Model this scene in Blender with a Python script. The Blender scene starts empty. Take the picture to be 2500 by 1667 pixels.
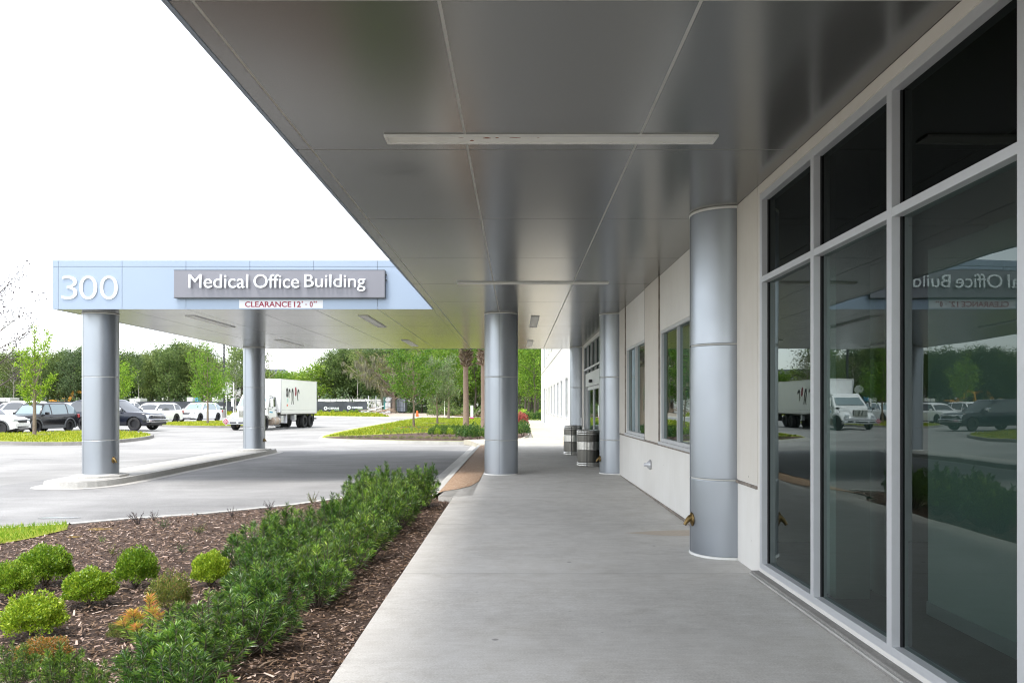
import bpy, bmesh, math, random
import numpy as np
from mathutils import Vector, Matrix

# ------------------------------------------------------------------ camera, sky, sun, exposure
scene = bpy.context.scene
R = math.radians
F = 1944.0                 # focal length in photo pixels (2500 wide): 28 mm
cd = bpy.data.cameras.new('camera'); cam = bpy.data.objects.new('camera', cd)
scene.collection.objects.link(cam); scene.camera = cam
cam.location = (0, 0, 0); cam.rotation_euler = (R(90), 0, 0)
cd.sensor_width = 36.0; cd.lens = 36.0 * F / 2500
cd.shift_x = -13 / 2500; cd.shift_y = 156.5 / 2500
cd.clip_start = 0.05; cd.clip_end = 2000

world = bpy.data.worlds.new('World'); scene.world = world; world.use_nodes = True
wn = world.node_tree; wn.nodes.clear()
SUN_EL, SUN_AZ = 68, 215       # degrees; azimuth measured from +Y clockwise (towards +X)
sky = wn.nodes.new('ShaderNodeTexSky'); sky.sky_type = 'NISHITA'; sky.sun_disc = False
sky.sun_elevation = R(SUN_EL); sky.sun_rotation = R(SUN_AZ)
sky.dust_density = 1.0; sky.air_density = 1.0; sky.ozone_density = 1.0
hs = wn.nodes.new('ShaderNodeHueSaturation'); hs.inputs['Saturation'].default_value = 0.27
bg = wn.nodes.new('ShaderNodeBackground'); bg.inputs['Strength'].default_value = 0.15
wo = wn.nodes.new('ShaderNodeOutputWorld')
wn.links.new(sky.outputs[0], hs.inputs['Color']); wn.links.new(hs.outputs[0], bg.inputs['Color'])
wn.links.new(bg.outputs[0], wo.inputs['Surface'])

sl = bpy.data.lights.new('sun', 'SUN'); so = bpy.data.objects.new('sun', sl)
scene.collection.objects.link(so)
sl.energy = 1.05; sl.angle = R(14); sl.color = (1.0, 0.96, 0.9)
sd = Vector((math.sin(R(SUN_AZ)) * math.cos(R(SUN_EL)), math.cos(R(SUN_AZ)) * math.cos(R(SUN_EL)), math.sin(R(SUN_EL))))
so.rotation_euler = sd.to_track_quat('Z', 'Y').to_euler()
so.location = (0, 0, 60)

scene.view_settings.view_transform = 'Standard'; scene.view_settings.look = 'None'
scene.view_settings.exposure = 1.9; scene.view_settings.gamma = 1
scene.cycles.use_denoising = True
scene.cycles.pixel_filter_type = 'BLACKMAN_HARRIS'; scene.cycles.filter_width = 1.15
scene.cycles.max_bounces = 10; scene.cycles.diffuse_bounces = 7; scene.cycles.glossy_bounces = 4
scene.cycles.transparent_max_bounces = 12; scene.cycles.transmission_bounces = 6
scene.cycles.sample_clamp_indirect = 6

C = scene.collection
rnd = random.Random(7)
rng = np.random.default_rng(11)

# ------------------------------------------------------------------ heights
SO = 2.09                   # soffit height above the camera
XW = 2.30                   # facade plane
def zf(y):                  # walkway surface, rising gently away from the camera
    return -1.61 + 0.0058 * (min(y, 20.0) - 8.3)
def sstep(a, b, t):
    t = max(0.0, min(1.0, (t - a) / (b - a))); return t * t * (3 - 2 * t)
def gz(x, y):               # car park and ground beyond
    return -1.75 + min(0.25, 0.012 * max(0.0, -x - 14)) + 0.45 * sstep(108, 120, y)
def at(px, py, y):          # photo pixel + distance -> point
    return Vector(((px - 1263) / F * y, y, (990 - py) / F * y))

# ------------------------------------------------------------------ materials
def new_mat(name):
    m = bpy.data.materials.new(name); m.use_nodes = True
    nt = m.node_tree; nt.nodes.clear()
    out = nt.nodes.new('ShaderNodeOutputMaterial')
    return m, nt, out
def N(nt, t, **kw):
    n = nt.nodes.new(t)
    for k, v in kw.items():
        if hasattr(n, k): setattr(n, k, v)
        else: n.inputs[k.replace('_', ' ')].default_value = v
    return n
def coord(nt, kind='Object', scale=(1, 1, 1)):
    tc = nt.nodes.new('ShaderNodeTexCoord'); mp = nt.nodes.new('ShaderNodeMapping')
    mp.inputs['Scale'].default_value = scale
    nt.links.new(tc.outputs[kind], mp.inputs['Vector']); return mp.outputs[0]
def noise(nt, vec, scale, detail=4, rough=0.55, dist=0.0):
    n = nt.nodes.new('ShaderNodeTexNoise'); n.inputs['Scale'].default_value = scale
    n.inputs['Detail'].default_value = detail; n.inputs['Roughness'].default_value = rough
    n.inputs['Distortion'].default_value = dist
    nt.links.new(vec, n.inputs['Vector']); return n.outputs['Fac']
def ramp(nt, fac, stops):
    r = nt.nodes.new('ShaderNodeValToRGB'); e = r.color_ramp.elements
    while len(e) < len(stops): e.new(0.5)
    for i, (p, c) in enumerate(stops):
        e[i].position = p; e[i].color = (c[0], c[1], c[2], 1) if len(c) == 3 else c
    nt.links.new(fac, r.inputs[0]); return r.outputs[0]
def mixc(nt, fac, a, b, mode='MIX'):
    m = nt.nodes.new('ShaderNodeMix'); m.data_type = 'RGBA'; m.blend_type = mode
    for s, v in ((0, fac), (6, a), (7, b)):
        if hasattr(v, 'is_linked') or hasattr(v, 'links'): nt.links.new(v, m.inputs[s])
        elif s == 0: m.inputs[0].default_value = v
        else: m.inputs[s].default_value = (v[0], v[1], v[2], 1)
    return m.outputs[2]
def bump(nt, h, strength, dist=0.01):
    b = nt.nodes.new('ShaderNodeBump'); b.inputs['Strength'].default_value = strength
    b.inputs['Distance'].default_value = dist; nt.links.new(h, b.inputs['Height']); return b.outputs[0]
def pbr(name, col, rough=0.5, metal=0.0, var=0.0, vscale=3.0, bmp=0.0, bscale=40.0, coat=0.0, spec=0.5, vec_scale=(1, 1, 1), emit=None, rvar=0.0):
    m, nt, out = new_mat(name)
    p = nt.nodes.new('ShaderNodeBsdfPrincipled')
    p.inputs['Roughness'].default_value = rough; p.inputs['Metallic'].default_value = metal
    p.inputs['Coat Weight'].default_value = coat; p.inputs['Coat Roughness'].default_value = 0.06
    p.inputs['Specular IOR Level'].default_value = spec
    v = coord(nt, 'Object', vec_scale)
    f = noise(nt, v, vscale, 5)
    a = [max(0, c * (1 - var)) for c in col]; b = [min(1, c * (1 + var)) for c in col]
    nt.links.new(ramp(nt, f, [(0.3, a), (0.7, b)]), p.inputs['Base Color'])
    if rvar:
        mr = nt.nodes.new('ShaderNodeMapRange'); nt.links.new(noise(nt, v, vscale * 2.3, 4), mr.inputs[0])
        mr.inputs[1].default_value = 0.3; mr.inputs[2].default_value = 0.7
        mr.inputs[3].default_value = rough - rvar; mr.inputs[4].default_value = rough + rvar
        nt.links.new(mr.outputs[0], p.inputs['Roughness'])
    if bmp: nt.links.new(bump(nt, noise(nt, v, bscale, 6), bmp), p.inputs['Normal'])
    nt.links.new(p.outputs[0], out.inputs['Surface'])
    return m

M = {}
M['silver'] = pbr('silver_panel_paint', (0.345, 0.372, 0.408), 0.35, 0.82, 0.03, 0.8, 0.0, rvar=0.04)
def add_scuffs(m, scale, size, col):
    nt = m.node_tree; p = [n for n in nt.nodes if n.type == 'BSDF_PRINCIPLED'][0]; lk = p.inputs['Base Color'].links[0].from_socket
    vo = nt.nodes.new('ShaderNodeTexVoronoi'); vo.inputs['Scale'].default_value = scale; nt.links.new(coord(nt, 'Object', (1, 1, .6)), vo.inputs['Vector'])
    nt.links.new(mixc(nt, ramp(nt, vo.outputs['Distance'], [(0.0, (.9, .9, .9)), (size, (0, 0, 0))]), lk, col), p.inputs['Base Color'])
add_scuffs(M['silver'], 1.6, 0.02, (0.06, 0.06, 0.06))
M['fascia'] = pbr('fascia_panel_paint', (0.30, 0.365, 0.455), 0.45, 0.35, 0.03, 0.35)
M['joint'] = pbr('joint_sealant', (0.50, 0.50, 0.47), 0.7)
M['joint_dark'] = pbr('dark_joint', (0.10, 0.115, 0.14), 0.7)
M['trim'] = pbr('light_trim', (0.72, 0.72, 0.69), 0.5)
M['alu'] = pbr('anodised_aluminium', (0.56, 0.57, 0.585), 0.42, 0.35, 0.03, 5)
M['wall_gap'] = pbr('dirty_wall_joint', (0.22, 0.19, 0.16), 0.9, 0, 0.4, 8)
M['gasket'] = pbr('black_gasket', (0.012, 0.012, 0.014), 0.6)
M['black'] = pbr('black_plastic', (0.02, 0.02, 0.022), 0.5)
M['white_paint'] = pbr('white_vehicle_paint', (0.88, 0.88, 0.88), 0.3, 0, 0.02, 1.5, coat=0.5)
M['black_paint'] = pbr('black_vehicle_paint', (0.008, 0.008, 0.009), 0.2, 0, 0.02, 1.5, coat=0.25)
M['navy_paint'] = pbr('navy_vehicle_paint', (0.008, 0.010, 0.020), 0.2, 0, 0.02, 1.5, coat=0.3)
M['cladding'] = pbr('grey_cladding', (0.09, 0.095, 0.10), 0.55)
M['tyre'] = pbr('tyre_rubber', (0.022, 0.022, 0.023), 0.8, 0, 0.15, 12)
M['rim'] = pbr('alloy_rim', (0.55, 0.56, 0.58), 0.3, 0.8)
M['rusty_rim'] = pbr('weathered_steel_rim', (0.42, 0.34, 0.27), 0.6, 0.3, 0.25, 9)
M['chrome'] = pbr('chrome', (0.75, 0.76, 0.78), 0.12, 1.0)
M['lamp_lens'] = pbr('headlamp_lens', (0.65, 0.68, 0.72), 0.12, 0.3, coat=0.8)
M['tail_lens'] = pbr('tail_lamp_lens', (0.35, 0.02, 0.02), 0.2, 0.0, coat=0.8)
M['steel'] = pbr('dark_steel', (0.06, 0.06, 0.062), 0.55, 0.4, 0.1, 8)
M['white_wall'] = pbr('painted_white', (0.72, 0.71, 0.69), 0.75, 0, 0.03, 0.6, 0.25, 60)
M['letter_white'] = pbr('white_letter_acrylic', (0.82, 0.86, 0.87), 0.4)
M['sign_grey'] = pbr('grey_sign_panel', (0.21, 0.21, 0.235), 0.42, 0.25, 0.03, 1.0, vec_scale=(1, 1, 0.1))
M['sign_red'] = pbr('sign_red', (0.30, 0.018, 0.05), 0.6)
M['sign_white'] = pbr('sign_white', (0.78, 0.79, 0.82), 0.5)
M['brass'] = pbr('aged_brass', (0.17, 0.115, 0.045), 0.42, 0.85, 0.35, 25)
M['yellow'] = pbr('machine_yellow', (0.72, 0.32, 0.02), 0.45, 0, 0.06, 2)
M['screen'] = pbr('windscreen_mesh_fabric', (0.055, 0.06, 0.072), 0.85, 0, 0.3, 0.8, 0.5, 1.2)
M['bark'] = pbr('grey_brown_bark', (0.20, 0.155, 0.12), 0.9, 0, 0.3, 6, 0.8, 18, vec_scale=(3, 3, 1))
M['bark_dark'] = pbr('dark_bark', (0.10, 0.08, 0.065), 0.9, 0, 0.3, 3, 0.8, 8)
M['bark_pale'] = pbr('pale_bark', (0.36, 0.33, 0.30), 0.9, 0, 0.25, 3, 0.5, 8)
M['palm_bark'] = pbr('palm_trunk_bark', (0.25, 0.18, 0.14), 0.9, 0, 0.25, 14, 0.9, 22, vec_scale=(1, 1, 4))
M['soil'] = pbr('dark_mulch', (0.055, 0.035, 0.025), 0.95, 0, 0.4, 9, 0.9, 40)
M['timber'] = pbr('weathered_timber', (0.30, 0.22, 0.16), 0.85, 0, 0.3, 5)
M['teal'] = pbr('teal_plastic', (0.10, 0.42, 0.40), 0.5)
M['blue'] = pbr('blue_panel', (0.08, 0.33, 0.55), 0.5)
M['grey_paint'] = pbr('grey_paint', (0.26, 0.29, 0.33), 0.55, 0, 0.06, 2)
M['magenta'] = pbr('magenta_print', (0.5, 0.03, 0.22), 0.6)
M['roof'] = pbr('grey_shingles', (0.085, 0.095, 0.115), 0.8, 0, 0.15, 3)
M['orange'] = pbr('orange_plastic', (0.75, 0.14, 0.03), 0.55)
M['yellow_post'] = pbr('yellow_bollard_paint', (0.75, 0.60, 0.08), 0.5)
M['int_wall'] = pbr('interior_wall_paint', (0.62, 0.65, 0.62), 0.8)
M['int_floor'] = pbr('interior_floor', (0.06, 0.05, 0.045), 0.7)
M['blind'] = pbr('white_roller_blind', (0.55, 0.56, 0.58), 0.8)
M['diffuser'] = pbr('lamp_diffuser', (0.82, 0.81, 0.76), 0.45, 0, 0.05, 5)
M['bin_dark'] = pbr('dark_brushed_steel', (0.17, 0.165, 0.15), 0.33, 0.85, 0.08, 30, vec_scale=(1, 1, 0.05))
M['bin_light'] = pbr('light_brushed_steel', (0.62, 0.61, 0.58), 0.28, 0.9, 0.05, 30, vec_scale=(1, 1, 0.05))
M['logo_green'] = pbr('logo_green', (0.25, 0.42, 0.22), 0.7)
M['skyblue'] = pbr('light_blue_print', (0.10, 0.40, 0.62), 0.5)
M['aqua'] = pbr('pale_aqua_print', (0.50, 0.74, 0.68), 0.5)
M['brown_rust'] = pbr('rust', (0.30, 0.10, 0.05), 0.8)
M['dry_grass'] = pbr('dry_grass_bank', (0.24, 0.17, 0.07), 0.95, 0, 0.4, 2)
M['dirt'] = pbr('bare_dirt', (0.36, 0.30, 0.25), 0.95, 0, 0.2, 1)

def soffit_mat():
    m, nt, out = new_mat('soffit_panel_metallic')
    p = nt.nodes.new('ShaderNodeBsdfPrincipled')
    p.inputs['Metallic'].default_value = 0.72
    v = coord(nt, 'Object', (1, 1, 1))
    base = ramp(nt, noise(nt, v, 0.5, 1), [(0.3, (0.255, 0.255, 0.245)), (0.7, (0.272, 0.272, 0.262))])
    # dark smudge on the second panel, with a soft ragged outline of its own
    mp = nt.nodes.new('ShaderNodeMapping'); tc = nt.nodes.new('ShaderNodeTexCoord')
    mp.inputs['Location'].default_value = (1.05 / 0.42, -7.05 / 0.36, 0); mp.inputs['Scale'].default_value = (1 / 0.42, 1 / 0.36, 0)
    nt.links.new(tc.outputs['Object'], mp.inputs['Vector'])
    ln = nt.nodes.new('ShaderNodeVectorMath'); ln.operation = 'LENGTH'; nt.links.new(mp.outputs[0], ln.inputs[0])
    nz = noise(nt, v, 5.0, 6, 0.65)
    fall = nt.nodes.new('ShaderNodeMapRange'); fall.interpolation_type = 'SMOOTHSTEP'; nt.links.new(ln.outputs['Value'], fall.inputs[0])
    fall.inputs[1].default_value = 0.1; fall.inputs[2].default_value = 1.0; fall.inputs[3].default_value = 1.0; fall.inputs[4].default_value = 0.0
    nr = nt.nodes.new('ShaderNodeMapRange'); nt.links.new(nz, nr.inputs[0]); nr.inputs[1].default_value = 0.25; nr.inputs[2].default_value = 0.6
    sp = nt.nodes.new('ShaderNodeMath'); sp.operation = 'MULTIPLY'; nt.links.new(nr.outputs[0], sp.inputs[1])
    nt.links.new(fall.outputs[0], sp.inputs[0])
    sp2 = nt.nodes.new('ShaderNodeMath'); sp2.operation = 'MULTIPLY'; sp2.inputs[1].default_value = 0.5; nt.links.new(sp.outputs[0], sp2.inputs[0]); sp = sp2
    col = mixc(nt, sp.outputs[0], base, (0.04, 0.04, 0.04))
    nt.links.new(col, p.inputs['Base Color'])
    rr = nt.nodes.new('ShaderNodeMapRange'); nt.links.new(noise(nt, v, 0.7, 1), rr.inputs[0])
    rr.inputs[3].default_value = 0.19; rr.inputs[4].default_value = 0.235
    nt.links.new(rr.outputs[0], p.inputs['Roughness'])
    nt.links.new(p.outputs[0], out.inputs['Surface']); return m
M['soffit'] = soffit_mat()

def glass_mat(name, tint, k=1.0, base=0.06):
    m, nt, out = new_mat(name)
    fr = nt.nodes.new('ShaderNodeFresnel'); fr.inputs['IOR'].default_value = 1.55
    ml = nt.nodes.new('ShaderNodeMath'); ml.operation = 'MULTIPLY_ADD'; ml.use_clamp = True
    ml.inputs[1].default_value = k; ml.inputs[2].default_value = base
    nt.links.new(fr.outputs[0], ml.inputs[0])
    g = nt.nodes.new('ShaderNodeBsdfGlossy'); g.inputs['Roughness'].default_value = 0.0; g.inputs['Color'].default_value = (0.80, 0.90, 0.88, 1)
    t = nt.nodes.new('ShaderNodeBsdfTransparent'); t.inputs['Color'].default_value = (*tint, 1)
    nt.links.new(bump(nt, noise(nt, coord(nt), 0.9, 2), 0.35, 0.006), g.inputs['Normal'])
    mx = nt.nodes.new('ShaderNodeMixShader')
    nt.links.new(ml.outputs[0], mx.inputs[0]); nt.links.new(t.outputs[0], mx.inputs[1]); nt.links.new(g.outputs[0], mx.inputs[2])
    nt.links.new(mx.outputs[0], out.inputs['Surface']); return m
M['glass'] = glass_mat('tinted_window_glass', (0.25, 0.33, 0.31), 0.95, 0.02)
M['glass_shaded'] = glass_mat('shade_tinted_window_glass', (0.02, 0.022, 0.022), 0.35, 0.0)  # dark tint stands in for unlit void and dark soffit reflection
M['car_glass'] = pbr('vehicle_glass', (0.015, 0.02, 0.022), 0.03, 0, coat=1.0, spec=0.9)
M['car_glass_sky'] = pbr('vehicle_glass_sky_tint', (0.16, 0.23, 0.25), 0.04, 0, coat=1.0, spec=0.9)  # pale base colour stands in for bright sky reflected in the glass

def concrete_mat(name, col, streak=(0.35, 14, 1), warm=0.0, dark=0.12):
    m, nt, out = new_mat(name)
    p = nt.nodes.new('ShaderNodeBsdfPrincipled'); p.inputs['Roughness'].default_value = 0.82
    v = coord(nt); s = coord(nt, 'Object', streak)
    big = noise(nt, v, 0.45, 5); med = noise(nt, v, 4, 6, 0.7); st = noise(nt, s, 3.0, 4); fine = noise(nt, coord(nt, 'Object', (1, 2.2, 1)), 75, 4, 0.7)
    c1 = ramp(nt, big, [(0.3, [c * (1 - dark) for c in col]), (0.7, [min(1, c * (1 + dark * .6)) for c in col])])
    c2 = mixc(nt, 0.35, c1, ramp(nt, st, [(0.3, (0.42, 0.42, 0.42)), (0.7, (0.58, 0.58, 0.58))]), 'OVERLAY')
    c3 = mixc(nt, 0.5, c2, ramp(nt, med, [(0.25, (0.36, 0.36, 0.355)), (0.75, (0.60, 0.60, 0.60))]), 'OVERLAY')
    c4 = mixc(nt, 0.6, c3, ramp(nt, fine, [(0.3, (0.3, 0.3, 0.3)), (0.7, (0.7, 0.7, 0.7))]), 'OVERLAY')
    vo = nt.nodes.new('ShaderNodeTexVoronoi'); vo.inputs['Scale'].default_value = 3.2; nt.links.new(v, vo.inputs['Vector'])
    spk = ramp(nt, vo.outputs['Distance'], [(0.0, (1, 1, 1)), (0.045, (0, 0, 0))])
    vo2 = nt.nodes.new('ShaderNodeTexVoronoi'); vo2.inputs['Scale'].default_value = 1.1; nt.links.new(v, vo2.inputs['Vector'])
    gum = ramp(nt, vo2.outputs['Distance'], [(0.0, (1, 1, 1)), (0.022, (0.8, 0.8, 0.8)), (0.03, (0, 0, 0))])
    c5 = mixc(nt, spk, c4, [c * 0.35 for c in col]); c5 = mixc(nt, gum, c5, [c * 0.45 for c in col])
    blot = ramp(nt, noise(nt, v, 1.7, 7, 0.7, 0.8), [(0.36, (0.40, 0.395, 0.385)), (0.5, (0.5, 0.5, 0.5))])
    c5 = mixc(nt, 0.4, c5, blot, 'OVERLAY')
    nt.links.new(c5, p.inputs['Base Color'])
    bh = nt.nodes.new('ShaderNodeMath'); bh.operation = 'ADD'; nt.links.new(noise(nt, s, 9, 4), bh.inputs[0]); nt.links.new(fine, bh.inputs[1])
    nt.links.new(bump(nt, bh.outputs[0], 0.35, 0.004), p.inputs['Normal'])
    nt.links.new(p.outputs[0], out.inputs['Surface']); return m
M['walk'] = concrete_mat('broomed_concrete', (0.56, 0.54, 0.505), (1.4, 9, 1))
M['walk_far'] = concrete_mat('warm_concrete', (0.46, 0.42, 0.33), (1, 1, 1))
M['kerb'] = concrete_mat('kerb_concrete', (0.42, 0.41, 0.385), (1, 1, 1))
M['kerb_old'] = concrete_mat('weathered_kerb_concrete', (0.24, 0.23, 0.215), (1, 1, 1), dark=0.25)

def asphalt_mat(name, col, spread=0.14, fine=320):
    m, nt, out = new_mat(name)
    p = nt.nodes.new('ShaderNodeBsdfPrincipled'); p.inputs['Roughness'].default_value = 0.85
    v = coord(nt)
    g = noise(nt, v, fine / 4, 3, 0.7); big = noise(nt, v, 0.22, 6, 0.65, 0.6)
    s = coord(nt, 'Object', (0.25, 1.6, 1)); tr = noise(nt, s, 1.2, 5, 0.6, 0.4)
    a = ramp(nt, g, [(0.3, [c * 0.72 for c in col]), (0.7, [c * 1.3 for c in col])])
    b = mixc(nt, 0.8, a, ramp(nt, big, [(0.3, [0.5 - spread] * 3), (0.7, [0.5 + spread] * 3)]), 'OVERLAY')
    c = mixc(nt, 0.6, b, ramp(nt, tr, [(0.35, (0.42, 0.42, 0.42)), (0.65, (0.56, 0.56, 0.56))]), 'OVERLAY')
    nt.links.new(c, p.inputs['Base Color'])
    nt.links.new(bump(nt, g, 0.5, 0.006), p.inputs['Normal'])
    nt.links.new(p.outputs[0], out.inputs['Surface']); return m
M['asphalt'] = asphalt_mat('drive_asphalt', (0.225, 0.222, 0.218), 0.2)
M['lot'] = asphalt_mat('weathered_pale_asphalt', (0.265, 0.26, 0.25), 0.16)

def aggregate_mat():
    m, nt, out = new_mat('exposed_aggregate')
    p = nt.nodes.new('ShaderNodeBsdfPrincipled'); p.inputs['Roughness'].default_value = 0.8
    v = coord(nt); vo = nt.nodes.new('ShaderNodeTexVoronoi'); vo.inputs['Scale'].default_value = 55; nt.links.new(v, vo.inputs['Vector'])
    c = ramp(nt, vo.outputs['Color'], [(0.1, (0.17, 0.09, 0.05)), (0.45, (0.33, 0.20, 0.12)), (0.75, (0.42, 0.30, 0.20)), (0.95, (0.6, 0.52, 0.42))])
    nt.links.new(c, p.inputs['Base Color']); nt.links.new(bump(nt, vo.outputs['Distance'], 0.6, 0.01), p.inputs['Normal'])
    nt.links.new(p.outputs[0], out.inputs['Surface']); return m
M['aggregate'] = aggregate_mat()

def mulch_mat(name, cols, scale=30):
    m, nt, out = new_mat(name)
    p = nt.nodes.new('ShaderNodeBsdfPrincipled'); p.inputs['Roughness'].default_value = 0.95
    v = coord(nt, 'Object', (1, 2.2, 1)); n = noise(nt, v, scale, 8, 0.75, 1.0); b = noise(nt, coord(nt), 1.1, 4)
    c = ramp(nt, n, [(0.3, cols[0]), (0.5, cols[1]), (0.72, cols[2])])
    c = mixc(nt, 0.6, c, ramp(nt, b, [(0.3, (0.38, 0.36, 0.35)), (0.7, (0.6, 0.6, 0.6))]), 'OVERLAY')
    nt.links.new(c, p.inputs['Base Color']); nt.links.new(bump(nt, n, 1.0, 0.03), p.inputs['Normal'])
    nt.links.new(p.outputs[0], out.inputs['Surface']); return m
M['mulch'] = mulch_mat('bark_mulch', ((0.022, 0.013, 0.009), (0.075, 0.045, 0.031), (0.19, 0.125, 0.095)))
M['lawn'] = mulch_mat('lawn_turf', ((0.12, 0.17, 0.008), (0.24, 0.28, 0.012), (0.34, 0.36, 0.02)), 7)
M['field'] = mulch_mat('rough_grass', ((0.05, 0.07, 0.015), (0.10, 0.13, 0.03), (0.17, 0.18, 0.06)), 1.5)

def island_mat(name, stops, rough=0.6, trans=0.35, tcol=1.25, spec=0.3):
    """leaf or chip material: one colour per loose island, so that neighbours differ"""
    m, nt, out = new_mat(name)
    ge = nt.nodes.new('ShaderNodeNewGeometry'); oi = nt.nodes.new('ShaderNodeObjectInfo')
    c = ramp(nt, ge.outputs['Random Per Island'], stops)
    hsv = nt.nodes.new('ShaderNodeHueSaturation'); nt.links.new(c, hsv.inputs['Color'])
    mr = nt.nodes.new('ShaderNodeMapRange'); nt.links.new(oi.outputs['Random'], mr.inputs[0]); mr.inputs[3].default_value = 0.75; mr.inputs[4].default_value = 1.2
    nt.links.new(mr.outputs[0], hsv.inputs['Value'])
    mh = nt.nodes.new('ShaderNodeMapRange'); nt.links.new(oi.outputs['Random'], mh.inputs[0]); mh.inputs[3].default_value = 0.515; mh.inputs[4].default_value = 0.485
    nt.links.new(mh.outputs[0], hsv.inputs['Hue'])
    p = nt.nodes.new('ShaderNodeBsdfPrincipled'); p.inputs['Roughness'].default_value = rough
    p.inputs['Specular IOR Level'].default_value = spec
    nt.links.new(hsv.outputs[0], p.inputs['Base Color'])
    if trans > 0:
        t = nt.nodes.new('ShaderNodeBsdfTranslucent'); g = nt.nodes.new('ShaderNodeGamma'); g.inputs[1].default_value = 0.85
        nt.links.new(hsv.outputs[0], g.inputs[0]); nt.links.new(g.outputs[0], t.inputs['Color'])
        mx = nt.nodes.new('ShaderNodeMixShader'); mx.inputs[0].default_value = trans
        nt.links.new(p.outputs[0], mx.inputs[1]); nt.links.new(t.outputs[0], mx.inputs[2]); nt.links.new(mx.outputs[0], out.inputs['Surface'])
    else: nt.links.new(p.outputs[0], out.inputs['Surface'])
    return m
M['chips'] = island_mat('bark_chips', [(0.0, (0.022, 0.013, 0.007)), (0.35, (0.085, 0.052, 0.029)), (0.65, (0.19, 0.13, 0.08)), (0.92, (0.34, 0.25, 0.20)), (1.0, (0.52, 0.43, 0.36))], 0.85, 0)
M['podo'] = island_mat('needle_leaf_green', [(0.0, (0.014, 0.045, 0.006)), (0.35, (0.045, 0.115, 0.014)), (0.75, (0.11, 0.23, 0.025)), (1.0, (0.28, 0.40, 0.05))], 0.32, 0.22, spec=0.6)
M['podo_new'] = island_mat('needle_leaf_fresh', [(0.0, (0.10, 0.24, 0.03)), (0.6, (0.22, 0.42, 0.05)), (1.0, (0.42, 0.52, 0.08))], 0.35, 0.3, spec=0.5)
M['podo_orange'] = island_mat('needle_leaf_orange', [(0.0, (0.30, 0.32, 0.04)), (0.5, (0.52, 0.40, 0.06)), (1.0, (0.62, 0.20, 0.10))], 0.4, 0.3)
M['box_leaf'] = island_mat('small_leaf_lime', [(0.0, (0.10, 0.20, 0.012)), (0.5, (0.22, 0.36, 0.02)), (1.0, (0.40, 0.50, 0.04))], 0.4, 0.3, spec=0.5)
M['box_dull'] = island_mat('small_leaf_dull', [(0.0, (0.06, 0.10, 0.02)), (0.5, (0.14, 0.20, 0.03)), (0.85, (0.25, 0.25, 0.05)), (1.0, (0.32, 0.15, 0.08))], 0.45, 0.25, spec=0.5)
M['box_orange'] = island_mat('small_leaf_orange', [(0.0, (0.10, 0.13, 0.03)), (0.45, (0.22, 0.22, 0.04)), (0.6, (0.48, 0.22, 0.03)), (1.0, (0.58, 0.14, 0.04))], 0.45, 0.25, spec=0.5)
M['box_red'] = island_mat('small_leaf_red', [(0.0, (0.16, 0.03, 0.04)), (0.6, (0.45, 0.07, 0.08)), (1.0, (0.55, 0.18, 0.15))], 0.45, 0.25)
M['box_green'] = island_mat('small_leaf_green', [(0.0, (0.02, 0.07, 0.015)), (0.6, (0.07, 0.16, 0.03)), (1.0, (0.22, 0.30, 0.06))], 0.4, 0.25)
M['grass'] = island_mat('grass_blades', [(0.0, (0.10, 0.22, 0.01)), (0.6, (0.20, 0.36, 0.02)), (1.0, (0.42, 0.46, 0.06))], 0.5, 0.35)
M['grass_far'] = island_mat('island_grass_blades', [(0.0, (0.16, 0.22, 0.008)), (0.6, (0.30, 0.35, 0.015)), (1.0, (0.44, 0.42, 0.04))], 0.6, 0.3)
M['tree_mid'] = island_mat('tree_leaf_mid', [(0.0, (0.05, 0.09, 0.026)), (0.5, (0.12, 0.185, 0.045)), (1.0, (0.22, 0.29, 0.08))], 0.6, 0.3)  # leaf tones lifted to stand in for haze over the far trees
M['tree_dark'] = island_mat('tree_leaf_dark', [(0.0, (0.045, 0.08, 0.036)), (0.5, (0.09, 0.145, 0.058)), (1.0, (0.16, 0.22, 0.09))], 0.6, 0.3)  # lightened likewise, distance haze put into the colour
M['tree_lime'] = island_mat('tree_leaf_lime', [(0.0, (0.09, 0.20, 0.012)), (0.5, (0.20, 0.36, 0.02)), (1.0, (0.36, 0.50, 0.05))], 0.5, 0.4)
M['tree_spring'] = island_mat('tree_leaf_spring', [(0.0, (0.07, 0.16, 0.012)), (0.5, (0.16, 0.29, 0.02)), (1.0, (0.32, 0.44, 0.05))], 0.5, 0.35)
M['young_green'] = island_mat('young_tree_leaf', [(0.0, (0.04, 0.11, 0.01)), (0.5, (0.10, 0.21, 0.015)), (1.0, (0.24, 0.36, 0.035))], 0.5, 0.3)
M['tree_sage'] = island_mat('tree_leaf_sage', [(0.0, (0.07, 0.12, 0.05)), (0.5, (0.15, 0.21, 0.09)), (1.0, (0.28, 0.33, 0.18))], 0.5, 0.35)
M['tree_olive'] = island_mat('tree_leaf_olive', [(0.0, (0.06, 0.075, 0.02)), (0.5, (0.13, 0.14, 0.045)), (1.0, (0.23, 0.22, 0.09))], 0.6, 0.3)
M['moss'] = island_mat('hanging_moss', [(0.0, (0.13, 0.12, 0.08)), (1.0, (0.34, 0.32, 0.23))], 0.9, 0.2)
M['tree_purple'] = island_mat('tree_leaf_purple', [(0.0, (0.035, 0.025, 0.035)), (1.0, (0.10, 0.08, 0.09))], 0.6, 0.15)
M['palm_boot'] = island_mat('cut_palm_boots', [(0.0, (0.12, 0.085, 0.06)), (0.6, (0.30, 0.22, 0.16)), (1.0, (0.52, 0.44, 0.36))], 0.85, 0)
M['palm_leaf'] = island_mat('palm_frond', [(0.0, (0.03, 0.09, 0.02)), (1.0, (0.10, 0.20, 0.04))], 0.5, 0.25)

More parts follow.
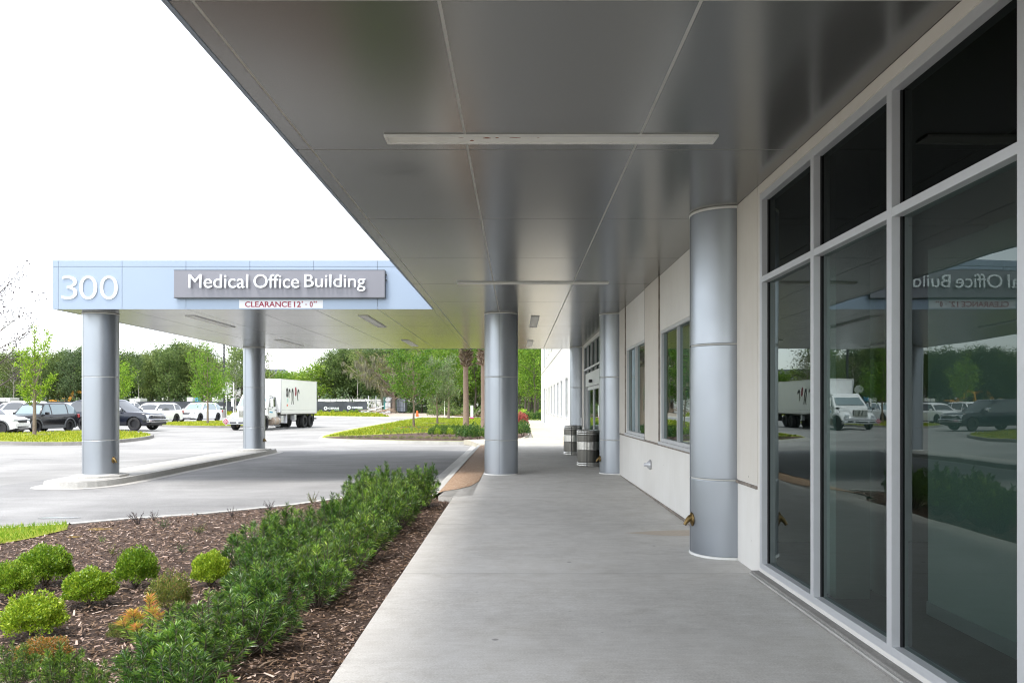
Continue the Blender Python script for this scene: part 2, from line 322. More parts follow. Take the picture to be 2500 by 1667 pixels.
# precast wall: cream, with faint upright streaks and brown specks
def wall_mat(name, c0, c1):
    m, nt, out = new_mat(name)
    p = nt.nodes.new('ShaderNodeBsdfPrincipled'); p.inputs['Roughness'].default_value = 0.8
    v = coord(nt); n = noise(nt, v, 0.7, 6, 0.6); s = noise(nt, coord(nt, 'Object', (6, 6, 0.6)), 2.0, 5)
    c = ramp(nt, n, [(0.3, c0), (0.7, c1)])
    c = mixc(nt, 0.3, c, ramp(nt, s, [(0.3, (0.45, 0.44, 0.42)), (0.7, (0.55, 0.55, 0.55))]), 'OVERLAY')
    vo = nt.nodes.new('ShaderNodeTexVoronoi'); vo.inputs['Scale'].default_value = 2.6; nt.links.new(v, vo.inputs['Vector'])
    spk = ramp(nt, vo.outputs['Distance'], [(0.0, (1, 1, 1)), (0.035, (0, 0, 0))])
    c = mixc(nt, spk, c, (0.12, 0.09, 0.07))
    nt.links.new(c, p.inputs['Base Color']); nt.links.new(bump(nt, noise(nt, v, 90, 5), 0.25, 0.004), p.inputs['Normal'])
    nt.links.new(p.outputs[0], out.inputs['Surface']); return m
M['wall'] = wall_mat('cream_precast_concrete', (0.66, 0.64, 0.60), (0.74, 0.725, 0.69))
M['wall_bounce_tint'] = wall_mat('precast_concrete_bounce_tint', (0.60, 0.565, 0.51), (0.68, 0.645, 0.59))  # copy of the cream wall with warm reflected light put into its colour

# ------------------------------------------------------------------ helpers
def tag(o, label=None, cat=None, group=None, kind=None):
    if label: o['label'] = label
    if cat: o['category'] = cat
    if group: o['group'] = group
    if kind: o['kind'] = kind
    return o
def empty(name, loc=(0, 0, 0), rz=0.0, label=None, cat=None, group=None):
    o = bpy.data.objects.new(name, None); C.objects.link(o); o.location = loc; o.rotation_euler = (0, 0, rz)
    o.empty_display_size = 0.3
    return tag(o, label, cat, group)
def link(name, me, parent=None):
    o = bpy.data.objects.new(name, me); C.objects.link(o)
    if parent: o.parent = parent
    return o
def copy_tree(o, parent=None):
    kids = [c for c in C.objects if c.parent == o]
    c = o.copy(); C.objects.link(c)
    if parent: c.parent = parent
    for k in kids: copy_tree(k, c)
    return c

class MB:
    def __init__(s): s.v = []; s.f = []; s.m = []; s.sm = []; s.cur = 0; s.smooth = False
    def mat(s, i): s.cur = i; return s
    def add(s, vs, fs, smooth=None):
        b = len(s.v); s.v.extend([tuple(p) for p in vs])
        for f in fs: s.f.append([b + i for i in f]); s.m.append(s.cur); s.sm.append(s.smooth if smooth is None else smooth)
        return s
    def box(s, x0, x1, y0, y1, z0, z1, M4=None):
        vs = [Vector((x, y, z)) for z in (z0, z1) for y in (y0, y1) for x in (x0, x1)]
        if M4: vs = [M4 @ v for v in vs]
        return s.add(vs, [(0, 2, 3, 1), (4, 5, 7, 6), (0, 1, 5, 4), (1, 3, 7, 5), (3, 2, 6, 7), (2, 0, 4, 6)], False)
    def cbox(s, c, size, rot=None):
        m = Matrix.Translation(Vector(c)) @ (rot.to_4x4() if rot else Matrix.Identity(4))
        return s.box(-size[0] / 2, size[0] / 2, -size[1] / 2, size[1] / 2, -size[2] / 2, size[2] / 2, m)
    def quad(s, a, b, c, d): return s.add([a, b, c, d], [(0, 1, 2, 3)], False)
    def poly(s, pts): return s.add(pts, [tuple(range(len(pts)))], False)
    def prism(s, pts, z0, z1, M4=None):
        n = len(pts); vs = [Vector((p[0], p[1], z0)) for p in pts] + [Vector((p[0], p[1], z1)) for p in pts]
        if M4: vs = [M4 @ v for v in vs]
        fs = [tuple(range(n - 1, -1, -1)), tuple(range(n, 2 * n))] + [(i, (i + 1) % n, n + (i + 1) % n, n + i) for i in range(n)]
        return s.add(vs, fs, False)
    def lathe(s, prof, c=(0, 0, 0), seg=32, M4=None, smooth=True, cap=True):
        if smooth:      # support loops, so that smooth shading does not bleed from a lip over a long barrel
            q = [prof[0]]
            for (r0, z0), (r1, z1) in zip(prof, prof[1:]):
                L = math.hypot(r1 - r0, z1 - z0)
                if L > .06: q += [(r0 + (r1 - r0) * .006 / L, z0 + (z1 - z0) * .006 / L), (r1 - (r1 - r0) * .006 / L, z1 - (z1 - z0) * .006 / L)]
                q.append((r1, z1))
            prof = q
        n = len(prof); vs = []
        for (r, z) in prof:
            for k in range(seg):
                a = 2 * math.pi * k / seg; vs.append(Vector((c[0] + r * math.cos(a), c[1] + r * math.sin(a), c[2] + z)))
        if M4: vs = [M4 @ v for v in vs]
        fs = [(i * seg + k, i * seg + (k + 1) % seg, (i + 1) * seg + (k + 1) % seg, (i + 1) * seg + k) for i in range(n - 1) for k in range(seg)]
        s.add(vs, fs, smooth)
        if cap:
            b = len(s.v) - len(vs)
            for ring, rev in ((0, True), (n - 1, False)):
                if prof[ring][0] > 1e-5:
                    idx = [b + ring * seg + k for k in range(seg)]
                    s.f.append(idx[::-1] if rev else idx); s.m.append(s.cur); s.sm.append(False)
        return s
    def tube(s, pts, rad, seg=8, cap=True):
        pts = [Vector(p) for p in pts]; n = len(pts)
        rad = rad if isinstance(rad, (list, tuple)) else [rad] * n
        vs = []; up = Vector((0, 0, 1)); prev = None
        for i, p in enumerate(pts):
            d = (pts[min(i + 1, n - 1)] - pts[max(i - 1, 0)]); d = d.normalized() if d.length > 1e-9 else Vector((0, 0, 1))
            ref = prev if prev is not None else (Vector((1, 0, 0)) if abs(d.z) > 0.9 else up)
            u = (ref - d * ref.dot(d)).normalized(); w = d.cross(u); prev = u
            for k in range(seg):
                a = 2 * math.pi * k / seg; vs.append(p + (u * math.cos(a) + w * math.sin(a)) * rad[i])
        fs = [(i * seg + k, i * seg + (k + 1) % seg, (i + 1) * seg + (k + 1) % seg, (i + 1) * seg + k) for i in range(n - 1) for k in range(seg)]
        s.add(vs, fs, True)
        if cap:
            b = len(s.v) - len(vs)
            s.f.append([b + k for k in range(seg)][::-1]); s.m.append(s.cur); s.sm.append(False)
            s.f.append([b + (n - 1) * seg + k for k in range(seg)]); s.m.append(s.cur); s.sm.append(False)
        return s
    def build(s, name, mats, parent=None, loc=None, bevel=0.0, fix=False):
        me = bpy.data.meshes.new(name); me.from_pydata(s.v, [], s.f)
        if not isinstance(mats, (list, tuple)): mats = [mats]
        for m in mats: me.materials.append(m)
        me.polygons.foreach_set('material_index', s.m); me.polygons.foreach_set('use_smooth', s.sm)
        if fix:
            bm = bmesh.new(); bm.from_mesh(me); bmesh.ops.recalc_face_normals(bm, faces=bm.faces); bm.to_mesh(me); bm.free()
        me.update(); o = link(name, me, parent)
        if loc is not None: o.location = loc
        if bevel > 0:
            b = o.modifiers.new('bevel', 'BEVEL'); b.width = bevel; b.segments = 2; b.limit_method = 'ANGLE'; b.angle_limit = R(40)
        return o

def quads_np(name, V, mats, parent=None, matidx=None, smooth=False):
    """V: (n, 4, 3) array of separate quads -> one mesh"""
    n = len(V); me = bpy.data.meshes.new(name)
    me.vertices.add(n * 4); me.loops.add(n * 4); me.polygons.add(n)
    me.vertices.foreach_set('co', V.reshape(-1).astype(np.float32))
    me.loops.foreach_set('vertex_index', np.arange(n * 4, dtype=np.int32))
    me.polygons.foreach_set('loop_start', np.arange(0, n * 4, 4, dtype=np.int32))
    me.polygons.foreach_set('loop_total', np.full(n, 4, dtype=np.int32))
    if not isinstance(mats, (list, tuple)): mats = [mats]
    for m in mats: me.materials.append(m)
    if matidx is not None: me.polygons.foreach_set('material_index', np.asarray(matidx, dtype=np.int32))
    me.update(calc_edges=True); me.validate()
    return link(name, me, parent)
def unit(a): return a / np.maximum(np.linalg.norm(a, axis=-1, keepdims=True), 1e-9)
def leaf_quads(P, D, L, W, S=None, droop=0.0):
    """rhombus leaves at points P along D with length L and width W"""
    n = len(P); D = unit(D)
    if S is None: S = rng.normal(size=(n, 3))
    S = unit(np.cross(D, S)); L = np.broadcast_to(np.asarray(L, float), (n,))[:, None]; W = np.broadcast_to(np.asarray(W, float), (n,))[:, None]
    T = P + D * L; T[:, 2] -= droop * L[:, 0]
    Mx = P + D * L * 0.5
    return np.stack([P, Mx + S * W / 2, T, Mx - S * W / 2], axis=1)

def text_mesh(name, body, mat, width=None, height=None, depth=0.02, weight=0.0, parent=None, side=None):
    cu = bpy.data.curves.new(name, 'FONT'); cu.body = body; cu.size = 1.0; cu.extrude = 0.5; cu.offset = weight; cu.align_x = 'LEFT'
    cu.resolution_u = 6
    to = bpy.data.objects.new(name, cu); C.objects.link(to)
    dg = bpy.context.evaluated_depsgraph_get(); me = bpy.data.meshes.new_from_object(to.evaluated_get(dg))
    bpy.data.objects.remove(to); bpy.data.curves.remove(cu)
    co = np.empty(len(me.vertices) * 3); me.vertices.foreach_get('co', co); co = co.reshape(-1, 3)
    lo, hi = co.min(0), co.max(0)
    sx = width / (hi[0] - lo[0]) if width else 1; sy = height / (hi[1] - lo[1]) if height else sx
    if not width: sx = sy
    out = np.empty_like(co); out[:, 0] = (co[:, 0] - lo[0]) * sx; out[:, 2] = (co[:, 1] - lo[1]) * sy; out[:, 1] = -(co[:, 2] + 0.5) * depth
    me.vertices.foreach_set('co', out.reshape(-1)); me.materials.clear(); me.materials.append(mat); me.update()
    return link(name, me, parent)

def inside(poly, x, y):
    c = False; j = len(poly) - 1
    for i in range(len(poly)):
        xi, yi = poly[i][:2]; xj, yj = poly[j][:2]
        if (yi > y) != (yj > y) and x < (xj - xi) * (y - yi) / (yj - yi) + xi: c = not c
        j = i
    return c
def offset_poly(poly, d):
    n = len(poly); out = []
    area = sum(poly[i][0] * poly[(i + 1) % n][1] - poly[(i + 1) % n][0] * poly[i][1] for i in range(n))
    sg = 1 if area > 0 else -1
    for i in range(n):
        p0, p1, p2 = Vector(poly[i - 1][:2]), Vector(poly[i][:2]), Vector(poly[(i + 1) % n][:2])
        a = (p1 - p0).normalized(); b = (p2 - p1).normalized(); na = Vector((a.y, -a.x)) * sg; nb = Vector((b.y, -b.x)) * sg
        m = (na + nb); m = m.normalized() if m.length > 1e-6 else na
        k = d / max(0.5, m.dot(na)); out.append((p1.x + m.x * k, p1.y + m.y * k))
    return out
def smooth_poly(poly, it=2):
    for _ in range(it):
        q = []
        for i in range(len(poly)):
            a, b = poly[i], poly[(i + 1) % len(poly)]
            q += [(a[0] * .75 + b[0] * .25, a[1] * .75 + b[1] * .25), (a[0] * .25 + b[0] * .75, a[1] * .25 + b[1] * .75)]
        poly = q
    return poly
# ------------------------------------------------------------------ ground, roads, kerbs, paths
def sheet(name, xs, ys, dz, mat):
    me = bpy.data.meshes.new(name)
    v = [(x, y, gz(x, y) + dz) for y in ys for x in xs]; nx = len(xs)
    f = [(j * nx + i, j * nx + i + 1, (j + 1) * nx + i + 1, (j + 1) * nx + i) for j in range(len(ys) - 1) for i in range(nx - 1)]
    me.from_pydata(v, [], f); me.materials.append(mat); me.update(); return tag(link(name, me), kind='structure')
gx = [-600, -300, -160] + list(range(-110, 61, 4)) + [100, 160, 300, 600]
gy = [-300, -120, -60] + list(range(-24, 141, 4)) + [160, 200, 300, 600]
sheet('ground', gx, gy, -0.04, M['field'])
lot_x = [x for x in gx if -110 <= x <= 42]; lot_y = [y for y in gy if -24 <= y <= 112]
sheet('car_park', lot_x, lot_y, 0.0, M['lot'])

def flat(name, pts, z, mat, kind='structure', skirt=0.0):
    b = MB(); P = [(p[0], p[1], z(p[0], p[1]) if callable(z) else z) for p in pts]
    ar = sum(P[i][0] * P[(i + 1) % len(P)][1] - P[(i + 1) % len(P)][0] * P[i][1] for i in range(len(P)))
    if ar < 0: P = P[::-1]
    b.poly(P)
    if skirt:
        for i in range(len(P)):
            a, c = P[i], P[(i + 1) % len(P)]
            b.quad((a[0], a[1], a[2] - skirt), (c[0], c[1], c[2] - skirt), c, a)
    return tag(b.build(name, mat), kind=kind)

drive = [(-26, -24), (-1.0, -24), (-1.0, 10), (-1.96, 15.9), (-1.96, 33.2), (-2.3, 34.4), (-9.3, 32.8), (-11.5, 30), (-11.0, 20), (-11.4, 16.7), (-16, 16.2), (-26, 15.0)]
flat('driveway', drive, -1.744, M['asphalt'])
# a small puddle film and dark patches of old water on the drive
wet = pbr('wet_asphalt', (0.05, 0.05, 0.052), 0.22, 0, 0.1, 4)
def patch(name, px, py, w, h, mat, z=-1.739):
    y = z * F / (990 - py); c = ((px - 1263) / F * y, y)
    pts = []
    for k in range(22):
        a = 2 * math.pi * k / 22; r = 1 + 0.22 * math.sin(3 * a + px) + 0.12 * math.sin(5 * a)
        pts.append((c[0] + math.cos(a) * w * r, c[1] + math.sin(a) * h * r))
    return flat(name, pts, z, mat)
patch('puddle', 140, 1263, 0.30, 0.09, wet); patch('damp_patch', 271, 1269, 0.14, 0.05, wet)

# walkway slabs with joints
b = MB(); ys = [-9]; y = 7.66 - 3.05 * 5
ys = [7.66 + 3.05 * k for k in range(-6, 9)]
ys = [v for v in ys if v < 30]; ys = ys + [31.2]
for i in range(len(ys) - 1):
    y0, y1 = ys[i] + 0.005, ys[i + 1] - 0.005
    left = -1.11 if y1 < 13.7 else None
    if left is not None:
        b.poly([(-1.11, y0, zf(y0)), (2.30, y0, zf(y0)), (2.30, y1, zf(y1)), (-1.11, y1, zf(y1))])
    elif y0 < 14:
        L = [(-1.11, y0), (2.30, y0), (2.30, y1), (-.78, y1), (-.79, 16.4), (-.9, 15.55), (-1.1, 15.0), (-1.35, 14.6), (-1.38, 13.9), (-1.11, 13.66)]
        L = [p for p in L]
        b.poly([(p[0], p[1], zf(p[1])) for p in L])
    else:
        x0 = -0.78
        b.poly([(x0, y0, zf(y0)), (2.30, y0, zf(y0)), (2.30, y1, zf(y1)), (x0, y1, zf(y1))])
b.quad((-1.11, -12, -1.80), (-1.11, 13.66, -1.80), (-1.11, 13.66, zf(13.66)), (-1.11, -12, zf(-12)))
b.quad((-1.11, 13.66, -1.80), (-1.38, 13.9, -1.80), (-1.38, 13.9, zf(13.9)), (-1.11, 13.66, zf(13.66)))
tag(b.build('walkway', M['walk']), kind='structure')
flat('walkway_base', [(-1.10, -12), (2.35, -12), (2.35, 31.4), (-1.3, 31.4), (-1.3, 14.0), (-1.10, 13.6)], lambda x, y: zf(y) - 0.012, M['kerb_old'])
# aggregate band and sloped gutter beside the drive
ag = [(-1.43, 14.3), (-1.36, 14.63), (-1.11, 15.03), (-.91, 15.57), (-.80, 16.41), (-.785, 17.5), (-.785, 31.0), (-1.43, 31.0)]
flat('aggregate_path', ag, lambda x, y: zf(y) + 0.004, M['aggregate'])
b = MB(); prof = [(-1.43, 0.0, None), (-1.60, -0.05, None), (-1.72, -0.17, None), (-1.96, None, -1.738)]
for i, (y0, y1) in enumerate([(14.2 + 3.4 * k, 14.2 + 3.4 * (k + 1) - 0.012) for k in range(6)]):
    for (xa, da, za), (xb, db, zb) in zip(prof, prof[1:]):
        f = lambda d, z, y: z if z is not None else zf(y) + d
        b.quad((xb, y0, f(db, zb, y0)), (xa, y0, f(da, za, y0)), (xa, y1, f(da, za, y1)), (xb, y1, f(db, zb, y1)))
tag(b.build('gutter_kerb', M['kerb']), kind='structure')
# sunlit paving beyond the canopy
pv = [(-1.43, 31.2), (2.42, 31.2), (2.42, 77), (2.42, 84), (1.06, 84), (.97, 77), (.77, 38.1), (-1.4, 36.9), (-2.4, 35.62), (-1.98, 34.6)]
flat('paving', pv, lambda x, y: zf(20) + 0.002 if y > 32 else zf(20), M['walk_far'], skirt=0.2)

def kerbed(name_fill, poly, mat_fill, kerb_mat, h=0.15, w=0.15, gutter=0.0, rise=0.0, it=2, dz=-0.015):
    """raised island: an outer kerb ring and its planted or paved top"""
    pts = smooth_poly(poly, it); inn = offset_poly(pts, -w); lean = offset_poly(pts, -0.03)
    b = MB(); n = len(pts)
    for i in range(n):
        j = (i + 1) % n
        g = lambda p: gz(p[0], p[1])
        o0, o1, l0, l1, i0, i1 = pts[i], pts[j], lean[i], lean[j], inn[i], inn[j]
        b.quad((*o0, g(o0)), (*o1, g(o1)), (*l1, g(o1) + h), (*l0, g(o0) + h))
        b.quad((*l0, g(o0) + h), (*l1, g(o1) + h), (*i1, g(o1) + h), (*i0, g(o0) + h))
        b.quad((*i0, g(o0) + h), (*i1, g(o1) + h), (*i1, g(o1) + h - 0.1), (*i0, g(o0) + h - 0.1))
    if gutter:
        out = offset_poly(pts, gutter)
        for i in range(n):
            j = (i + 1) % n
            b.quad((*out[i], -1.739), (*out[j], -1.739), (*pts[j], -1.732), (*pts[i], -1.732))
    tag(b.build('kerb', kerb_mat, fix=True), kind='structure')
    b = MB(); ring = [(p[0], p[1], gz(p[0], p[1]) + h + dz) for p in inn]
    cx = sum(p[0] for p in ring) / n; cy = sum(p[1] for p in ring) / n
    if rise:
        mid = [(p[0] * .6 + cx * .4, p[1] * .6 + cy * .4, gz(p[0], p[1]) + h + dz + rise * .7) for p in ring]
        cc = (cx, cy, gz(cx, cy) + h + dz + rise)
        for i in range(n):
            j = (i + 1) % n; b.quad(ring[i], ring[j], mid[j], mid[i]); b.add([mid[i], mid[j], cc], [(0, 1, 2)])
    else: b.poly(ring)
    tag(b.build(name_fill, mat_fill, fix=True), kind='structure'); return pts

isle_c = [(-10.2, 16.85), (-9.5, 16.6), (-8.85, 17.0), (-8.72, 18.3), (-8.85, 22), (-8.85, 29.5), (-9.2, 30.2), (-9.9, 30.2), (-10.25, 29.5), (-10.25, 18)]
kerbed('island_paving', isle_c, M['kerb'], M['kerb'], h=0.14, w=0.16, gutter=0.22, dz=0.004)
isle_1 = [(-34, 33.2), (-22.3, 33.6), (-18.6, 33.4), (-18.0, 36.9), (-18.9, 42), (-21.4, 45.6), (-24.2, 48.0), (-26.2, 46.5), (-26.3, 41.2), (-34, 40.3)]
kerbed('island_lawn', isle_1, M['lawn'], M['kerb_old'], rise=0.02)
isle_2 = [(-29.6, 64), (-26.8, 59.2), (-22.0, 58.6), (-20.6, 61), (-20.6, 72), (-22, 76.5), (-28, 75.5), (-30, 70)]
kerbed('island_lawn', isle_2, M['lawn'], M['kerb_old'], rise=0.02)
garden = [(-10.9, 40.9), (-8.3, 37.7), (-2.5, 35.4), (-1.3, 36.8), (.77, 38.0), (.97, 76), (1.05, 104), (-6, 108), (-13.4, 107), (-12.6, 80)]
gpts = kerbed('garden_lawn', garden, M['lawn'], M['kerb'], rise=0.0, dz=0.0)
# mulch bed along the front of the garden
gm = [(-10.0, 40.2), (-8.2, 38.1), (-2.7, 35.85), (-1.4, 37.1), (.55, 38.3), (.72, 60), (.8, 76), (-0.3, 76), (-0.6, 56), (-2.2, 51.5), (-5.6, 47), (-7.5, 44.3), (-9.2, 41.9)]
flat('garden_mulch_bed', smooth_poly(gm, 1), -1.596, M['mulch'])

# near planting bed, its kerb and the grass corner
road_edge = [(-1.43, 15.2), (-1.96, 15.9), (-2.81, 15.03), (-3.86, 13.3), (-4.4, 12.8), (-4.96, 12.3), (-5.83, 11.9), (-6.43, 11.43), (-7.2, 11.1), (-9, 10.6), (-14, 9.9)]
bed = [(-1.11, -12), (-1.11, 13.62), (-1.38, 13.9), (-1.43, 15.0)] + [(-1.9, 15.55), (-2.75, 14.85), (-3.75, 13.2), (-4.32, 12.68), (-4.9, 12.16), (-5.78, 11.75), (-6.4, 11.28), (-7.2, 10.95), (-9, 10.45), (-14, 9.75), (-14, -12)]
def zb(x, y): return -1.66 - 0.012 * max(0, -x - 4)
flat('mulch_bed', bed, zb, M['mulch'])
b = MB()
fine = []
for i in range(1, len(road_edge) - 1):
    a, c = road_edge[i], road_edge[i + 1]
    for t in np.linspace(0, 1, 4)[:-1]: fine.append((a[0] * (1 - t) + c[0] * t, a[1] * (1 - t) + c[1] * t))
fine.append(road_edge[-1])
for p, q in zip(fine, fine[1:]):
    d = Vector((q[0] - p[0], q[1] - p[1])).normalized(); nrm = Vector((d.y, -d.x))  # outward = road side
    if nrm.y < 0: nrm = -nrm
    pi, qi = (p[0] - nrm.x * .13, p[1] - nrm.y * .13), (q[0] - nrm.x * .13, q[1] - nrm.y * .13)
    po, qo = (p[0] + nrm.x * .02, p[1] + nrm.y * .02), (q[0] + nrm.x * .02, q[1] + nrm.y * .02)
    pg, qg = (p[0] + nrm.x * .22, p[1] + nrm.y * .22), (q[0] + nrm.x * .22, q[1] + nrm.y * .22)
    z0, z1 = zb(*p) + .012, zb(*q) + .012
    b.quad((*pi, z0), (*p, z0), (*q, z1), (*qi, z1)); b.quad((*p, z0), (*po, -1.735), (*qo, -1.735), (*q, z1))
    b.quad((*po, -1.735), (*pg, -1.739), (*qg, -1.739), (*qo, -1.735)); b.quad((*pi, z0 - .08), (*pi, z0), (*qi, z1), (*qi, z1 - .08))
tag(b.build('bed_kerb', M['kerb'], fix=True), kind='structure')
gc = [(-6.4, 11.3), (-7.2, 10.95), (-9, 10.45), (-14, 9.75), (-14, 7.8), (-9, 8.1), (-7.2, 8.6), (-6.35, 9.4), (-6.15, 10.1), (-6.1, 10.8)]
flat('grass_corner', gc, lambda x, y: zb(x, y) + 0.012, M['lawn'])
# moss patch of ochre algae on the bed edge
algae = pbr('ochre_algae', (0.22, 0.14, 0.025), 0.95, 0, 0.6, 18, 0.6, 60)
def blob(name, px, py, w, h, mat, dz):
    yy = -1.66 * F / (990 - py) if py > 990 else 1; c = ((px - 1263) / F * yy, yy)
    pts = [(c[0] + math.cos(a) * w * (1 + .3 * math.sin(3 * a + 1)), c[1] + math.sin(a) * h * (1 + .25 * math.sin(4 * a))) for a in np.linspace(0, 2 * math.pi, 20)[:-1]]
    return flat(name, pts, lambda x, y: zb(x, y) + dz, mat)
blob('algae_patch', 238, 1288, 0.16, 0.10, algae, 0.004); blob('algae_patch', 180, 1307, 0.08, 0.07, algae, 0.004)

# pavement and verge along the far road
b = MB()
for i in range(-22, 11):
    x0, x1 = i * 4.0, i * 4.0 + 3.98
    b.quad((x0, 109.6, gz(x0, 109.6) + .02), (x1, 109.6, gz(x1, 109.6) + .02), (x1, 109.8, gz(x1, 109.8) + .14), (x0, 109.8, gz(x0, 109.8) + .14))
    b.quad((x0, 109.8, gz(x0, 109.8) + .14), (x1, 109.8, gz(x1, 109.8) + .14), (x1, 110.6, gz(x1, 110.6) + .10), (x0, 110.6, gz(x0, 110.6) + .10))
tag(b.build('verge_kerb', M['kerb']), kind='structure')
vp = [at(x, 1012, 1).x for x in (0,)]
flat('verge', [(-110, 110.6), (-25, 110.6), (-17.2, 110.6), (-21.6, 120.5), (-110, 120.5)], lambda x, y: gz(x, y) + 0.07, M['lawn'])
flat('dirt_track', [(-17.4, 110.6), (-5.5, 110.6), (-12.5, 121), (-15, 131), (-26, 132), (-21.8, 120.5)], lambda x, y: gz(x, y) + 0.05, M['dirt'])
flat('dry_bank', [(-12.3, 121), (-8.5, 114), (0, 111), (9, 111), (9, 124), (-6, 129), (-14.6, 131)], lambda x, y: gz(x, y) + (0.55 if y > 122 else 0.12), M['dry_grass'])

# rust-coloured run on the slab under the brass nozzle, dark cracks and oil marks on the car park
stain = pbr('rusty_water_stain', (0.50, 0.43, 0.35), 0.85, 0, 0.08, 20)
flat('rust_run', [(1.35, 10.02), (1.75, 9.84), (2.0, 9.80), (2.28, 9.80), (2.28, 10.24), (2.0, 10.22), (1.7, 10.16)], lambda x, y: zf(y) + .0015, stain)
oil = pbr('oil_marks', (0.16, 0.155, 0.15), 0.7, 0, 0.3, 6)
def mark(px, py, w, h, seed):
    r = random.Random(seed); y = 1.72 * F / (py - 990); c = ((px - 1263) / F * y, y); n = 26
    pts = [(c[0] + math.cos(a) * w * (1 + r.uniform(-.35, .35)), c[1] + math.sin(a) * h * (1 + r.uniform(-.35, .35))) for a in [2 * math.pi * k / n for k in range(n)]]
    flat('oil_mark', pts, lambda x, y_: gz(x, y_) + .004, oil)
for q in ((392, 1066, .9, .12, 1), (372, 1062, .35, .2, 2), (428, 1066, .5, .08, 3), (250, 1113, 1.1, .05, 4), (560, 1085, .7, .06, 5), (90, 1120, .8, .05, 6)): mark(*q)

# ------------------------------------------------------------------ the building
bld = empty('medical_building', (XW, 20, -1.6), 0, 'long cream precast office building along the walkway, with storefront glass and dark windows', 'building')
IB = bld.location.copy()
def bb(mb, name, mats, parent=None, **kw):
    o = mb.build(name, mats, parent or bld, **kw)
    if (parent or bld) == bld: o.location = -IB
    return o
YE = 77.0; ZT = 11.6; GR = 0.16   # reveal depth
z_floor = lambda y: zf(y) + 0.02
windows = []          # (y0, y1, z0, z1, kind)
windows += [(10.22, 12.80, -.57, 1.20, 'two'), (14.30, 16.80, -.57, 1.20, 'two')]
far_y = [(36.4, 38.4), (40.6, 42.6), (44.4, 46.4), (48.6, 50.6), (52.8, 54.8), (57.0, 59.0), (61.2, 63.2)]
for (a, c) in far_y: windows.append((a, c, -.57, 1.32, 'two'))
for (a, c) in [(10.22, 12.8), (14.3, 16.8), (20, 22.4), (24.4, 26.8)] + far_y: windows.append((a, c, 3.75, 5.65, 'two')); windows.append((a, c, 7.4, 9.3, 'two'))
windows += [(65.9, 69.2, -1.50, 1.45, 'tower'), (65.9, 69.2, 3.3, 5.7, 'tower')]
storefronts = [(3.594, 7.545, -1.533, 1.997), (19.70, 27.50, -1.52, 2.03)]
opens = [(w[0], w[1], w[2], w[3]) for w in windows] + storefronts
yc = sorted(set([-12, YE] + [v for o in opens for v in (o[0], o[1])])); zc = sorted(set([-1.85, ZT] + [v for o in opens for v in (o[2], o[3])]))
b = MB()
for i in range(len(yc) - 1):
    run = None
    for j in range(len(zc) - 1):
        ym, zm = (yc[i] + yc[i + 1]) / 2, (zc[j] + zc[j + 1]) / 2
        solid = not any(o[0] < ym < o[1] and o[2] < zm < o[3] for o in opens)
        if solid: b.quad((XW, yc[i], zc[j]), (XW, yc[i], zc[j + 1]), (XW, yc[i + 1], zc[j + 1]), (XW, yc[i + 1], zc[j]))
for (y0, y1, z0, z1) in opens:
    x0, x1 = XW, XW + GR
    b.quad((x0, y0, z0), (x1, y0, z0), (x1, y0, z1), (x0, y0, z1)); b.quad((x0, y1, z0), (x0, y1, z1), (x1, y1, z1), (x1, y1, z0))
    b.quad((x0, y0, z0), (x0, y1, z0), (x1, y1, z0), (x1, y0, z0)); b.quad((x0, y0, z1), (x1, y0, z1), (x1, y1, z1), (x0, y1, z1))
# far gable, back wall, roof
b.quad((XW, YE, -1.85), (XW, YE, ZT), (22, YE, ZT), (22, YE, -1.85)); b.quad((22, YE, -1.85), (22, YE, ZT), (22, -12, ZT), (22, -12, -1.85)); b.quad((22, -12, -1.85), (22, -12, ZT), (XW, -12, ZT), (XW, -12, -1.85))
b.quad((XW, -12, ZT), (22, -12, ZT), (22, YE, ZT), (XW, YE, ZT))
bb(b, 'wall', M['wall'])
# proud pilaster panels tinted with reflected light, sill course and the joint grooves
for (y0, y1) in ((12.86, 14.24), (16.88, 17.78)):
    b = MB(); b.box(XW - .022, XW + .001, y0, y1, -.60, SO - .004); bb(b, 'pilaster', M['wall_bounce_tint'])
b = MB()
b.box(XW - .018, XW + .001, 9.06, 17.80, -.642, -.612); b.box(XW - .018, XW + .001, 7.62, 8.34, -.80, -.77)
for yy in (12.85, 14.25, 16.87): b.box(XW - .024, XW - .0005, yy - .003, yy + .003, -.60, SO - .004)
b.box(XW - .012, XW + .001, 29.8, YE, 2.93, 2.97); b.box(XW - .012, XW + .001, 29.8, YE, 6.6, 6.64)
b.box(XW - .012, XW + .001, 9.08, 17.80, -1.60, -1.548)
bb(b, 'wall_joint', M['wall_gap'])
for q in ((27.56, 28.2, -1.52), (7.60, 8.32, -.76), (3.60, 7.545, 2.0)):
    b = MB(); b.box(XW - .008, XW + .002, q[0], q[1], q[2], SO - .004); bb(b, 'wall_panel', M['wall_bounce_tint'])  # wall strips with the warm reflected light painted in
# storefront ledge and bright caulk bead at its foot
b = MB(); b.box(XW - .07, XW + .12, 3.3, 7.60, -1.66, -1.568); bb(b, 'ledge', M['kerb_old'], bevel=0.01)
b = MB(); b.box(XW - .085, XW - .071, 3.3, 7.60, -1.60, -1.585); bb(b, 'caulk_bead', M['kerb'])
